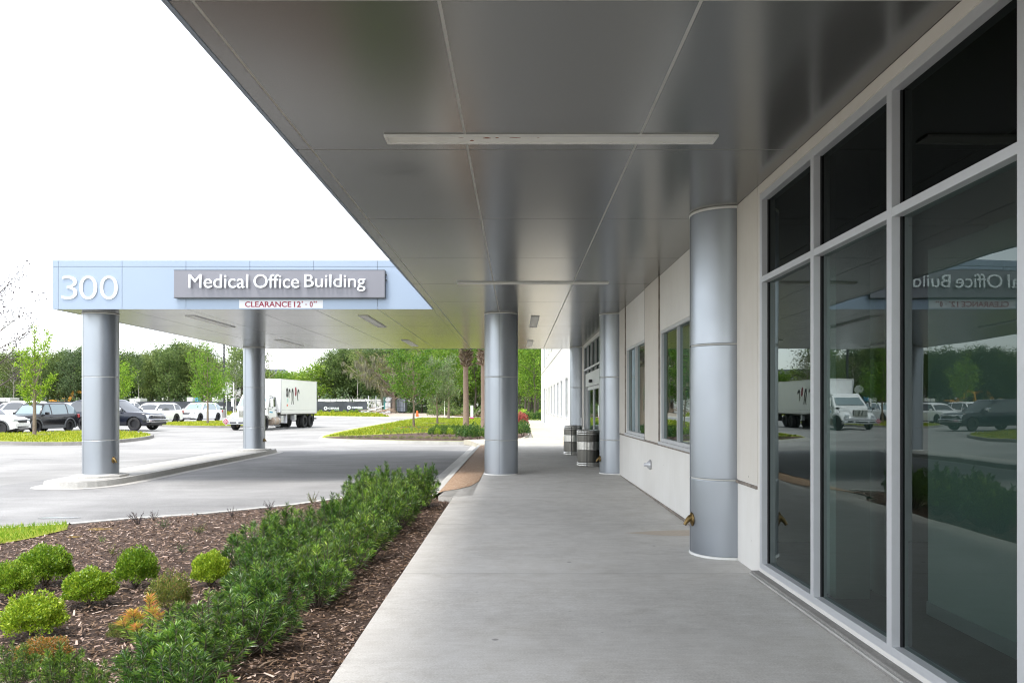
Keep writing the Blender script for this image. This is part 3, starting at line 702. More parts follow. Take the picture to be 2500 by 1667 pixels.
# floors, ceilings and partitions seen through the glass
b = MB(); b.mat(0); b.box(XW + .2, 21.9, -11.9, 76.9, -1.62, -1.585); bb(b, 'interior_floor', M['int_floor'])
b = MB(); b.box(XW + .17, 21.9, -11.9, 76.9, 2.12, 2.30); b.box(XW + .17, 21.9, -11.9, 76.9, 6.3, 6.5); bb(b, 'interior_ceiling', M['int_wall'])
b = MB()
b.box(3.12, 3.22, 1.0, 6.05, -1.585, 1.18); b.box(3.05, 3.15, 6.62, 7.12, -1.585, 1.2); b.box(2.62, 2.90, 6.55, 6.85, -1.585, 2.1); b.box(5.5, 5.6, 5.8, 9.4, -1.585, 2.1); b.box(XW + .2, 6, 9.3, 9.4, -1.585, 2.1)
b.box(7, 7.1, 9.5, 28, -1.585, 2.1); b.box(XW + .2, 7, 17.9, 18.0, -1.585, 2.1); b.box(XW + .2, 7, 29, 29.1, -1.585, 2.1); b.box(9, 9.1, 29.2, 76, -1.585, 2.1)
bb(b, 'partition_wall', M['int_wall'])
b = MB(); b.box(3.108, 3.119, 1.0, 6.05, -1.58, -1.48); bb(b, 'baseboard', M['alu'])

def window_unit(y0, y1, z0, z1, style):
    f = MB(); t = 0.05; xa, xb = XW + .01, XW + .08
    f.box(xa, xb, y0, y0 + t, z0, z1); f.box(xa, xb, y1 - t, y1, z0, z1); f.box(xa + .001, xb, y0 + t, y1 - t, z0, z0 + t); f.box(xa + .001, xb, y0 + t, y1 - t, z1 - t, z1)
    ym = (y0 + y1) / 2; f.box(xa - .001, xb, ym - .022, ym + .022, z0 + t, z1 - t)
    if style == 'tower' and z0 < 0: f.box(xa + .002, xb, y0 + t, ym - .03, .45, .52); f.box(xa + .002, xb, ym + .03, y1 - t, .45, .52)
    w = bb(f, 'window', M['alu'])
    p = MB(); p.quad((xb - .03, y0 + t, z0 + t), (xb - .03, y0 + t, z1 - t), (xb - .03, y1 - t, z1 - t), (xb - .03, y1 - t, z0 + t)); p.build('pane', M['glass'], w)
    s = MB(); s.box(XW - .035, XW + .10, y0 - .02, y1 + .02, z0 - .045, z0 - .001); s.build('sill', M['alu'], w)
    if style == 'two' and z0 < 0:
        q = MB(); q.box(XW + .26, XW + .265, y0 + .1, y1 - .1, z0 + .05, z1 - .02); q.build('blind', M['blind'], w)
for w in windows: window_unit(*w)

def storefront(y0, y1, z0, z1, bays, ztr, door=None):
    f = MB(); xa, xb = XW - .002, XW + .10; n = len(bays)
    for (ya, yb) in bays: f.box(xa - .001, xb, ya, yb, z0, z1)
    for k in range(n - 1):
        ya, yb = bays[k][1], bays[k + 1][0]
        f.box(xa, xb, ya, yb, z1 - .066, z1); f.box(xa, xb, ya, yb, ztr - .055, ztr)
        if not (door and door[0] - .1 < (ya + yb) / 2 < door[1] + .1): f.box(xa, xb, ya, yb, z0, z0 + .055)
    fr = bb(f, 'storefront', M['alu'])
    for k in range(n - 1):
        ya, yb = bays[k][1], bays[k + 1][0]; xg = XW + .06
        g = MB()
        for (yy0, yy1) in ((ya, ya + .012), (yb - .012, yb)): g.box(xg - .012, xg + .012, yy0, yy1, z0 + .055, z1 - .066)
        g.build('gasket', M['gasket'], fr)
        in_door = door and door[0] - .1 < (ya + yb) / 2 < door[1] + .1
        zl = door[2] if in_door else z0 + .055
        p = MB(); p.quad((xg, ya, zl), (xg, ya, ztr - .055), (xg, yb, ztr - .055), (xg, yb, zl)); p.build('pane', M['glass'], fr)
        p = MB(); p.quad((xg, ya, ztr), (xg, ya, z1 - .066), (xg, yb, z1 - .066), (xg, yb, ztr)); p.build('transom_pane', M['glass_shaded'] if not door else M['glass'], fr)
    return fr
front = storefront(3.594, 7.545, -1.533, 1.997, [(3.594, 3.660), (4.887, 4.953), (6.174, 6.240), (7.479, 7.545)], 1.212)
yb_ = [19.70 + 7.8 / 6 * k for k in range(7)]
entry = storefront(19.70, 27.50, -1.52, 2.03, [(v - (.066 if k else 0), v + (0 if k == 6 else 0) + (.066 if k == 0 else 0)) for k, v in enumerate(yb_)], 1.235, door=(20.98, 24.9, 0.98))
# sliding entrance door in its projecting portal
dr = MB(); dr.box(XW - .16, XW - .004, 20.75, 24.95, .58, .98); dr.box(XW - .16, XW - .004, 20.75, 20.95, -1.53, .58); dr.box(XW - .16, XW - .004, 24.75, 24.95, -1.53, .58)
door = bb(dr, 'door', M['alu'])
for (ya, yb2) in ((20.97, 22.84), (22.88, 24.73)):
    d = MB(); d.box(XW - .12, XW - .07, ya, ya + .09, -1.52, .57); d.box(XW - .12, XW - .07, yb2 - .09, yb2, -1.52, .57); d.box(XW - .119, XW - .07, ya + .09, yb2 - .09, -1.52, -1.40); d.box(XW - .119, XW - .07, ya + .09, yb2 - .09, .47, .57)
    d.build('door_leaf', M['alu'], door)
    p = MB(); p.quad((XW - .095, ya + .09, -1.4), (XW - .095, ya + .09, .47), (XW - .095, yb2 - .09, .47), (XW - .095, yb2 - .09, -1.4)); p.build('door_pane', M['glass'], door)
s = MB(); s.box(XW - .25, XW - .165, 22.75, 22.95, .66, .75); s.build('motion_sensor', M['black'], door, bevel=.015)
# small outlet, reader
b = MB(); m4 = Matrix.Translation((XW - .02, 13.7, -1.015)) @ Matrix.Rotation(R(-90), 4, 'Y')
b.lathe([(.085, -.02), (.085, .01), (.06, .025), (.058, .04), (.03, .05), (.03, .10), (.0, .105)], M4=m4, seg=24); o = b.build('wall_outlet', M['alu']); tag(o, 'small round metal hose outlet on the cream wall under the windows', 'wall outlet')
b = MB(); b.box(XW - .07, XW - .009, 27.9, 28.02, -.72, -.42); tag(b.build('card_reader', M['alu'], bevel=.012), 'slim metal card reader on the wall strip beside the entrance glazing', 'card reader')

# ------------------------------------------------------------------ canopy
can = empty('canopy', (0, 17, SO), 0, 'large flat metal-panelled canopy over the walkway and the drop-off drive', 'canopy')
IC = can.location.copy()
def cb(mb, name, mats, **kw):
    o = mb.build(name, mats, can, **kw); o.location = -IC; return o
YN, YF, XE = -0.8, 29.3, -1.835         # near end cut short for more light under it, far end, walkway canopy edge
PX0, PY0 = -10.07, 17.24                # porte-cochere left edge and front face
seam_y = [4.112 + 2.397 * k for k in range(-4, 11)]
seam_x = [-1.68, -.405, .951]
g = 0.010
b = MB(); b.mat(0)
lights_xy = [(-1.03, 1.555, 6.14, 6.33), (-1.03, 1.555, 13.46, 13.65), (.32, .52, 18.6, 21.2), (.32, .52, 25.5, 28.1), (-7.72, -7.50, 18.5, 21.2), (-3.70, -3.48, 18.5, 21.2), (-7.72, -7.50, 25.3, 28.0), (-3.70, -3.48, 25.3, 28.0)]
xs_w = [XE] + seam_x + [XW]; ys_w = [YN] + [v for v in seam_y if YN < v < YF] + [YF]
for i in range(len(xs_w) - 1):
    for j in range(len(ys_w) - 1):
        b.box(xs_w[i] + (g if i else 0), xs_w[i + 1] - (g if i < len(xs_w) - 2 else 0), ys_w[j] + g * .8, ys_w[j + 1] - g * .8, SO, SO + .03)
xs_p = [PX0, -9.94] + [-8.56 + 1.383 * k for k in range(5)] + [XE]
ys_p = [PY0] + [v for v in seam_y if PY0 + .3 < v < YF] + [YF]
for i in range(len(xs_p) - 1):
    for j in range(len(ys_p) - 1):
        b.box(xs_p[i] + (g if i else 0), xs_p[i + 1] - g * .5, ys_p[j] + g * .6, ys_p[j + 1] - g * .6, SO, SO + .03)
cb(b, 'soffit', M['soffit'])
b = MB(); b.box(XE + .01, XW, YN + .01, YF - .01, SO + .0025, SO + .05); b.box(PX0 + .01, XE, PY0 + .01, YF - .01, SO + .0025, SO + .05); cb(b, 'soffit_joint', M['joint'])
# fascias: panels with thin dark joints
FT = SO + 1.052; FH = 3.006
def fascia(name, a, c, cuts):
    """vertical panel band from a to c (xy), outward normal to the right of a->c"""
    b = MB(); a, c = Vector(a), Vector(c); d = (c - a).normalized(); L = (c - a).length; nrm = Vector((d.y, -d.x))
    cs = [0] + [v for v in cuts if 0 < v < L] + [L]
    for s0, s1 in zip(cs, cs[1:]):
        for (z0, z1) in ((SO - .004, FH - .004), (FH + .004, FT)):
            p0 = a + d * (s0 + .004); p1 = a + d * (s1 - .004); q0, q1 = p0 - nrm * .03, p1 - nrm * .03
            vs = [(p0.x, p0.y, z0), (p1.x, p1.y, z0), (p1.x, p1.y, z1), (p0.x, p0.y, z1), (q0.x, q0.y, z0), (q1.x, q1.y, z0), (q1.x, q1.y, z1), (q0.x, q0.y, z1)]
            b.add(vs, [(0, 1, 2, 3), (5, 4, 7, 6), (4, 0, 3, 7), (1, 5, 6, 2), (3, 2, 6, 7), (4, 5, 1, 0)])
    o = cb(b, name, M['fascia'])
    b = MB(); a, c = a + d * .06, c - d * .06; q = [a - nrm * .012, c - nrm * .012, c - nrm * .05, a - nrm * .05]
    b.prism([(v.x, v.y) for v in q], SO + .002, FT - .002); b.build('fascia_joint', M['joint_dark'], o)
fascia('fascia', (PX0, PY0), (XE, PY0), [.13] + [.13 + 1.383 * k for k in range(1, 7)])
fascia('fascia', (PX0, YF), (PX0, PY0 - .0), [12.06 - .13 - 1.383 * k for k in range(8, -1, -1)])
fascia('fascia', (XE, YF + .001), (PX0, YF + .001), [1.383 * k for k in range(1, 7)])
fascia('fascia', (XE - .001, PY0 - .034), (XE - .001, YN), [2.397 * k - 1.0 for k in range(1, 11)])
fascia('fascia', (XW - .004, YF + .002), (XE, YF + .002), [1.35, 2.7])
fascia('fascia', (XE, YN), (XW - .004, YN), [1.35, 2.7])
b = MB(); b.box(PX0 + .05, XE - .05, PY0 + .05, YF - .05, FT - .08, FT - .04); b.box(XE - .05, XW - .004, YN + .05, YF - .05, FT - .08, FT - .04); cb(b, 'roof_deck', M['kerb_old'])

labels = ['long slim ceiling light with rust stains, nearest of the two set across the walkway soffit', 'long slim ceiling light across the soffit just before the middle column',
          'slim ceiling light running lengthwise just beyond the middle column, nearer one of that pair', 'slim ceiling light running lengthwise at the far end of the walkway soffit',
          'recessed light in the drop-off canopy just behind the number 300 side, front row', 'recessed light in the drop-off canopy behind the right end of the grey sign, front row',
          'recessed light in the drop-off canopy beside the far round column, back row', 'recessed light at the back of the drop-off canopy above the garden lawn, back row']
for k, (x0, x1, y0, y1) in enumerate(lights_xy):
    cx, cy = (x0 + x1) / 2, (y0 + y1) / 2
    t = empty('ceiling_light', (cx, cy, SO), 0, labels[k], 'ceiling light', 'slim lights set in the canopy soffit')
    f = MB(); hx, hy = (x1 - x0) / 2, (y1 - y0) / 2; w = .022
    f.box(-hx, hx, -hy, -hy + w, -.016, .004); f.box(-hx, hx, hy - w, hy, -.016, .004); f.box(-hx, -hx + w, -hy + w, hy - w, -.016, .004); f.box(hx - w, hx, -hy + w, hy - w, -.016, .004)
    f.build('frame', M['trim'], t)
    d = MB(); d.box(-hx + w, hx - w, -hy + w, hy - w, -.006, .001); d.build('diffuser', M['diffuser'], t)
    if k == 0:
        s = MB()
        for (sx, sw, sy) in ((-.50, .03, -.03), (-.42, .012, -.04), (-.28, .04, -.045), (-.62, .015, .03), (-.70, .02, -.05), (-.1, .01, -.05)):
            s.poly([(sx + sw * math.cos(a) * (1 + .4 * math.sin(3 * a)), sy + .014 * math.sin(a), -.0068) for a in np.linspace(2 * math.pi, 0, 11)[:-1]])
        s.build('rust_stain', M['brown_rust'], t)

# ------------------------------------------------------------------ round columns
def column(x, y, z0, seam_deg, label, base_pad=False, group='round silver columns holding up the canopy'):
    t = empty('column', (x, y, z0), 0, label, 'column', group); r = .381; H = SO - z0
    cuts = [0.0, -.78 - z0, .645 - z0, H]
    for i in range(3):
        a, c = cuts[i], cuts[i + 1]; b = MB()
        lo, hi = (a + .02 if i == 0 else a + .006), (c - .028 if i == 2 else c - .006)
        b.lathe([(r - .012, lo), (r, lo + .004), (r, hi - .004), (r - .012, hi)], seg=72, cap=False); b.build('shaft_panel', M['silver'], t)
    b = MB()
    for cz in cuts[1:3]: b.lathe([(r - .006, cz - .010), (r - .006, cz + .010)], seg=72, cap=False)
    b.build('joint_ring', M['joint'], t)
    b = MB(); b.lathe([(r - .014, 0), (r - .014, H)], seg=48, cap=False); b.build('core', M['joint_dark'], t)
    b = MB(); b.lathe([(r - .012, H - .03), (r + .006, H - .026), (r + .006, H - .002), (r - .012, H - .001)], seg=72, cap=False); b.build('top_trim', M['trim'], t)
    b = MB(); b.lathe([(r - .012, .022), (r + .005, .020), (r + .010, .004), (r + .010, -.01)], seg=72, cap=False); b.build('base_trim', M['trim'], t)
    b = MB()
    for sdg in (seam_deg, seam_deg + 180):
        a = R(sdg); p = Vector((math.cos(a), math.sin(a), 0)); q = Vector((-p.y, p.x, 0))
        for (s0, s1, d) in ((-.004, .004, .0012),):
            vs = [p * (r + d) + q * s0, p * (r + d) + q * s1, p * (r - .01) + q * s1, p * (r - .01) + q * s0]
            b.prism([(v.x, v.y) for v in vs], .025, H - .031)
    b.build('vertical_joint', M['joint_dark'], t)
    if base_pad:
        b = MB(); b.lathe([(.585, -.10), (.585, -.012), (.575, 0.0), (.3, 0.0)], seg=8, smooth=False); o = b.build('base_pad', M['kerb'], t); o.rotation_euler = (0, 0, R(22.5))
    return t
cols = [(2.27, 8.69, zf(8.69), 0, 'tall round silver column against the cream wall, closest to the camera', False),
        (-.367, 18.16, zf(18.16), -96, 'free-standing round silver column in the middle of the walkway, aggregate strip at its foot', False),
        (2.27, 18.3, zf(18.3), 0, 'round silver column against the wall with a rubbish bin right behind it', False),
        (2.27, 28.6, zf(28.6), 0, 'round silver column against the wall at the far end beyond the entrance', False),
        (-9.50, 18.16, -1.562, -125, 'round silver column under the number 300, on a concrete pad at the island tip', True),
        (-9.50, 28.75, -1.562, -122, 'round silver column on the island in front of the white box truck', True)]
for c in cols: column(*c)

# brass downspout nozzles
def nozzle(x, y, z, ang, label):
    t = empty('downspout_nozzle', (x, y, z), R(ang), label, 'downspout nozzle', 'brass downspout nozzles on the columns')
    b = MB(); m4 = Matrix.Rotation(R(90), 4, 'Y')
    b.lathe([(.0, -.01), (.092, -.008), (.095, .004), (.085, .014), (.06, .02), (.055, .03)], seg=28, M4=m4 @ Matrix.Diagonal((1.05, .8, 1, 1))); b.build('flange', M['brass'], t)
    b = MB()
    b.tube([(.01, 0, .03), (.04, 0, .02), (.075, 0, -.005), (.105, 0, -.045), (.12, 0, -.07)], [.052, .046, .036, .028, .026], 14, cap=False); b.tube([(.12, 0, -.07), (.124, 0, -.076), (.122, 0, -.074)], [.026, .030, .022], 14, cap=False); b.build('spout', M['brass'], t)
    t.scale = (.70, .70, .74)
    b = MB(); b.tube([(.03, 0, .05), (.025, 0, .085), (.012, 0, .11)], [.012, .014, .004], 8); b.build('finial', M['brass'], t)
def noz(col, deg, z, label):
    a = R(deg); nozzle(col[0] + .381 * math.cos(a), col[1] + .381 * math.sin(a), z, deg, label)
noz(cols[0], 190, -1.23, 'brass downspout nozzle low on the nearest column against the wall')
noz(cols[2], 190, -1.22, 'small brass downspout nozzle on the column behind the nearer rubbish bin')
noz(cols[4], -20, -1.23, 'brass downspout nozzle on the column under the number 300')
noz(cols[5], -10, -1.24, 'brass downspout nozzle on the island column in front of the truck')
noz(cols[3], 190, -1.1, 'tiny dark downspout nozzle on the far wall column beyond the entrance')

# ------------------------------------------------------------------ signs
k = 17.24 / F; X = lambda px: (px - 1263) * k; Z = lambda py: (990 - py) * k
t = empty('building_number', (X(151.5), PY0, Z(731)), 0, 'large white raised number 300 on the blue-grey canopy fascia', 'number sign')
wdt = X(288.3) - X(151.5); dw = wdt * .292; xx = 0
for ch, x0, x1 in (('3', 0, .278), ('0', .318, .632), ('0', .684, 1.0)):
    o = text_mesh('digit', ch, M['letter_white'], width=(x1 - x0) * wdt, height=Z(674) - Z(731), depth=.022, weight=-.012, parent=t); o.location = (x0 * wdt, -.001, 0)
sg = empty('name_sign', (X(430), PY0 - .11, Z(729)), 0, 'grey panel sign reading Medical Office Building in white raised letters', 'sign')
W_, H_ = X(941.2) - X(430), Z(661) - Z(729)
b = MB(); b.box(0, W_, 0, .09, .012, H_ - .008); b.build('panel', M['sign_grey'], sg, bevel=.004)
b = MB(); b.box(-.004, W_ + .004, -.004, .09, 0, .0115); b.box(W_ + .0005, W_ + .008, -.003, .09, .012, H_ - .004); b.box(-.004, W_ + .004, -.004, .09, H_ - .0075, H_); b.build('edge_trim', M['cladding'], sg)
b = MB(); b.box(W_ + .0085, W_ + .04, .02, .06, H_ * .62, H_ * .66); b.box(W_ + .0085, W_ + .04, .02, .06, H_ * .82, H_ * .86); b.build('bracket', M['steel'], sg)
words_ = [('Medical', 915, 1304), ('Office', 1340, 1637), ('Building', 1672, 2070)]
capz = (241 - 178) / 2.7034 * k; cap_h = (178 - 95) / 2.7034 * k
for wd, xa, xb in words_:
    o = text_mesh('lettering', wd, M['letter_white'], width=(xb - xa) / 2.7034 * k, height=None, depth=.03, weight=0, parent=sg)
    # text_mesh returns it from its lowest point; set the cap height by hand
    zs = [v.co.z for v in o.data.vertices]; top = max(zs); nat = top
    desc = .165 if wd == 'Building' else 0.0
    # heights: ascender about 1.06 of the caps, descender about .24
    tot = cap_h * (1.06 + (.26 if wd == 'Building' else .012))
    sc = tot / top
    for v in o.data.vertices: v.co.z *= sc
    o.location = ((xa - 811) / 2.7034 * k, -.045, capz - (cap_h * .26 if wd == 'Building' else .002))
    st = MB()
    for q in (): st.box(o.location.x + q * (xb - xa) / 2.7034 * k - .004, o.location.x + q * (xb - xa) / 2.7034 * k + .004, -.046, 0, capz + cap_h * .4, capz + cap_h * .45)
cl = empty('clearance_sign', (X(584), PY0 - .006, Z(752.4)), 0, "white clearance plate with red letters reading CLEARANCE 12' - 0'' under the grey sign", 'sign')
b = MB(); b.box(0, X(788.4) - X(584), 0, .005, 0, Z(732.5) - Z(752.4)); b.build('plate', M['sign_white'], cl)
for wd, xa, xb, ya, yb in (('CLEARANCE', 1267, 1572, 260, 297), ("12", 1590, 1636, 260, 297), ("\u2019", 1640, 1650, 258, 270), ('-', 1664, 1676, 277, 282), ('0', 1694, 1714, 260, 297), ("\u201d", 1719, 1742, 258, 270)):
    o = text_mesh('lettering', wd, M['sign_red'], width=(xb - xa) / 2.7034 * k, height=(yb - ya) / 2.7034 * k, depth=.002, weight=.02, parent=cl)
    o.location = ((xa - 1228) / 2.7034 * k, -.0005, (304 - yb) / 2.7034 * k)

# ------------------------------------------------------------------ bins
def bin_(x, y, label):
    z0 = zf(y); t = empty('rubbish_bin', (x, y, z0), 0, label, 'rubbish bin', 'banded steel rubbish bins by the entrance'); r = .295
    def ring(name, z0_, z1_, rr, mat): 
        b = MB(); b.lathe([(rr - .006, z0_), (rr, z0_ + .004), (rr, z1_ - .004), (rr - .006, z1_)], seg=48, cap=False); return b.build(name, mat, t)
    ring('body', .10, .41, r, M['bin_dark']); ring('band', .412, .625, r + .002, M['bin_light']); ring('body', .627, .79, r, M['bin_dark'])
    for z in (.0, .05): ring('base_ring', z, z + .046, r + .006, M['bin_light'])
    for z in (.795, .842): ring('rim_ring', z, z + .043, r + .006, M['bin_light'])
    b = MB(); b.lathe([(r - .01, 0), (r - .01, .885)], seg=40, cap=False); b.build('liner', M['black'], t)
    b = MB(); b.lathe([(r + .004, .885), (r + .008, .897), (r - .03, .915), (.16, .925), (.15, .90), (.15, .70)], seg=48, cap=False); b.build('lid', M['bin_light'], t)
    b = MB(); b.box(-.012, .012, -r - .008, -r + .004, .0, .885)
    o = b.build('door_seam', M['black'], t); o.rotation_euler = (0, 0, R(-12)); return t
bin_(1.83, 20.5, 'banded steel rubbish bin with round lid, nearer of the two, beside the wall column')
bin_(1.76, 25.2, 'banded steel rubbish bin farther away, partly hidden behind the nearer bin')
# ------------------------------------------------------------------ planting close to the camera
def podo_mesh(kind, seed, stems=30, h=.5, spread=.36, fresh=0.12):
    r = np.random.default_rng(seed); P, D, L, W, mi = [], [], [], [], []; st = MB()
    for s in range(stems):
        a = r.uniform(0, 2 * np.pi); q = np.sqrt(r.uniform(0, 1)); hh = h * (1.08 - .45 * q * q) * r.uniform(.7, 1.08)
        tip = np.array([math.cos(a) * spread * q, math.sin(a) * spread * q, hh]); n = int(8 + 10 * hh / h)
        mid = tip * np.array([.75, .75, .5]); pts = [(1 - t) ** 2 * np.array([.03 * math.cos(a), .03 * math.sin(a), 0]) + 2 * t * (1 - t) * mid + t * t * tip for t in np.linspace(0, 1, 7)]
        st.tube([tuple(p) for p in pts], [.006 * (1 - .55 * i / 6) for i in range(7)], 5, cap=False)
        isf = r.uniform() < fresh
        pts = np.array(pts); m = int(52 + 34 * r.uniform())
        t = np.concatenate([r.uniform(.38, 1, m), r.uniform(.86, 1.0, m // 2)])
        seg = np.clip((t * 6).astype(int), 0, 5); fr = (t * 6 - seg)[:, None]; p = pts[seg] * (1 - fr) + pts[seg + 1] * fr
        d = unit(pts[seg + 1] - pts[seg]); rad = r.normal(size=(len(t), 3)); rad = unit(rad - d * (rad * d).sum(1, keepdims=True))
        P.append(p); D.append(d * (.45 + .55 * t[:, None] ** 4) + rad * .8); L.append(r.uniform(.055, .10, len(t)) * (1 - .25 * (t > .9))); W.append(r.uniform(.0048, .0075, len(t)))
        mi.append(np.where((t > .80) & isf, 1, 0))
    P, D, L, W, mi = map(np.concatenate, (P, D, L, W, mi))
    return leaf_quads(P, D, L, W, droop=.12), mi, st
def podo_proto(seed, mats=None, **kw):
    V, mi, st = podo_mesh('p', seed, **kw)
    root = empty('needle_shrub'); quads_np('foliage', V, mats or [M['podo'], M['podo_new']], root, mi); st.build('stem', M['bark_dark'], root); return root
protos = [podo_proto(s, stems=int(38), h=.50, fresh=f) for s, f in ((1, .06), (2, .14), (3, .05), (4, .25))]
used = [False] * 4
def put(proto_list, flags, i, loc, rz, sc, label, cat, group):
    o = proto_list[i] if not flags[i] else copy_tree(proto_list[i]); flags[i] = True
    o.location = loc; o.rotation_euler = (0, 0, rz); o.scale = (sc[0], sc[0], sc[1]) if isinstance(sc, tuple) else (sc, sc, sc)
    return tag(o, label, cat, group)
spots = []
y = 4.25
while y < 13.35: spots.append((-1.66 - (.16 if y < 6 else 0) + .05 * math.sin(y * 5), y, 'row')); y += .56
y = 4.55
while y < 13.2: spots.append(((-2.16 if y > 6.6 else -2.02) + .06 * math.sin(y * 7), y, 'mid')); y += .6
for yy in (7.5, 8.1, 8.7): spots.append((-2.56, yy, 'left'))
for (xx, yy) in ((-1.5, 12.9), (-2.5, 13.0), (-2.35, 12.2)): spots.append((xx, yy, 'far'))
lab = {'row': 'dark green needle-leaved hedge shrub next to the bare mulch strip', 'mid': 'dark green needle-leaved shrub in the middle row of the hedge',
       'left': 'dark green needle-leaved hedge shrub on the side of the lime bushes', 'far': 'dark green needle-leaved shrub where the hedge ends at the drive'}
for n, (x, y, kd) in enumerate(spots):
    hs_ = 0.76 + .052 * (y - 4.3) + rnd.uniform(-.12, .14); ws = rnd.uniform(.74, .98); x += rnd.uniform(-.06, .06); y += rnd.uniform(-.09, .09)
    put(protos, used, n % 3 if rnd.random() < .78 else 3, (x, y, zb(x, y) - .01), rnd.uniform(0, 6.28), (ws, hs_), lab[kd], 'shrub', 'needle-leaved shrubs in the hedge, ' + kd + ' part')
fg = [(-2.92, 4.62, .82, 'needle-leaved shrub at the bottom corner in front of the orange-tipped bush'), (-2.58, 4.50, .9, 'needle-leaved shrub with tall sprays rising in front of the orange-tipped bush'),
      (-2.33, 4.42, .72, 'small dark needle-leaved shrub standing alone at the bottom edge, next right of the tall sprays')]
for i, (x, y, s, l) in enumerate(fg): put(protos, used, i, (x, y, zb(x, y)), 1.3 * i, (s * .5, s * .62), l, 'shrub', None)
V, mi, st = podo_mesh('o', 9, stems=11, h=.42, spread=.16, fresh=1.0)
root = empty('orange_tipped_shrub', (-2.50, 5.35, -1.66), .4, 'spindly needle-leaved shrub with yellow and orange tips beside a small dull bush', 'shrub'); root.scale = (.95, .95, .8)
quads_np('foliage', V, [M['podo_new'], M['podo_orange']], root, mi); st.build('stem', M['bark_dark'], root)
V, mi, st = podo_mesh('o', 19, stems=16, h=.42, spread=.2, fresh=1.0)
for (x, y, s, l) in ((-2.02, 4.66, .85, 'bright lime needle-leaved shrub low in the near end of the hedge'), (-1.60, 6.85, .75, 'bright yellow-green needle-leaved shrub on the walkway side of the hedge, halfway along')):
    root = empty('lime_needle_shrub', (x, y, -1.65), y, l, 'shrub'); root.scale = (s, s, s)
    quads_np('foliage', V, [M['podo_new'], M['podo_new']], root, mi); st.build('stem', M['bark_dark'], root)

def boxwood(seed, n=3000, rx=.5, rz=.46, leaf=.052, dens=1.0, ragged=.12):
    """unit bush: about 1 wide"""
    r = np.random.default_rng(seed); d = unit(r.normal(size=(n, 3))); d[:, 2] = np.abs(d[:, 2]) * 1.0 - .35; d = unit(d)
    lump = 1 + ragged * np.sin(d[:, 0] * 7 + seed) * np.cos(d[:, 1] * 6 + seed * 2) + ragged * .7 * np.sin(d[:, 2] * 9 + d[:, 0] * 5)
    k = (r.uniform(0, 1, n) ** .22) * lump
    P = d * k[:, None] * np.array([rx, rx, rz]); P[:, 2] += rz * .72
    P = P[P[:, 2] > .02]; d = d[:len(P)]
    dd = unit(P - np.array([0, 0, rz * .4])); D = dd * .6 + r.normal(size=P.shape) * .55 + np.array([0, 0, .45])
    return leaf_quads(P, D, r.uniform(.7, 1.2, len(P)) * leaf, r.uniform(.45, .62, len(P)) * leaf)
def bush_stem():
    b = MB()
    for k in range(6):
        a = k * 1.05; b.tube([(.02 * math.cos(a), .02 * math.sin(a), -.02), (.12 * math.cos(a), .12 * math.sin(a), .14), (.25 * math.cos(a), .25 * math.sin(a), .35)], [.02, .014, .006], 5, cap=False)
    return b
BP = {}
def bush(key, seed, mat, n=3000, leaf=.062, ragged=.12, name='round_shrub'):
    root = empty(name); quads_np('foliage', boxwood(seed, n, leaf=leaf, ragged=ragged), M[mat], root); bush_stem().build('stem', M['bark_dark'], root); BP[key] = [root, False]
def put_bush(key, loc, w, h, label, group=None, cat='shrub', rz=None):
    root, us = BP[key]; o = copy_tree(root) if us else root; BP[key][1] = True
    o.location = loc; o.rotation_euler = (0, 0, rnd.uniform(0, 6.28) if rz is None else rz); o.scale = (w, w, h / .75); return tag(o, label, cat, group)
bush('lime', 1, 'box_leaf', 8000); bush('lime2', 2, 'box_leaf', 7600, ragged=.18); bush('dull', 3, 'box_dull', 7000, .045, .16); bush('orange', 4, 'box_orange', 6500, .048, .14)
bb_list = [('lime', 93, 1351, 1434, 132, 'clipped lime-green bush, wide, farthest back at the left of the mulch'), ('lime2', 6, 1390, 1470, 104, 'lime-green bush cut off by the left edge of the photo'),
           ('lime', 200, 1405, 1488, 126, 'lime-green bush in the middle of the mulch bed, bare stem showing under it'), ('lime2', 318, 1357, 1443, 98, 'small upright lime-green bush standing alone in the mulch'),
           ('lime', 503, 1363, 1440, 96, 'lime-green bush half hidden against the dark hedge'), ('dull', 403, 1417, 1508, 106, 'round olive-green bush with reddish tips beside the hedge'),
           ('lime2', 59, 1471, 1566, 146, 'large yellow-green bush low at the left, above the orange one'), ('dull', 288, 1517, 1576, 78, 'smallest dull green bush next to the orange-tipped sprays'),
           ('orange', 83, 1567, 1636, 138, 'low bush with orange leaf tips at the bottom left')]
for (key, px, pt, pb, w, l) in bb_list:
    y = 1.675 * F / (pb - 990); X0 = (px - 1263) / F * y; y += .10; wm = w / F * y * .90; z = zb(X0, y); ht = (990 - pt) / F * y - z
    put_bush(key, (X0, y, z), wm, ht * 1.16, l)
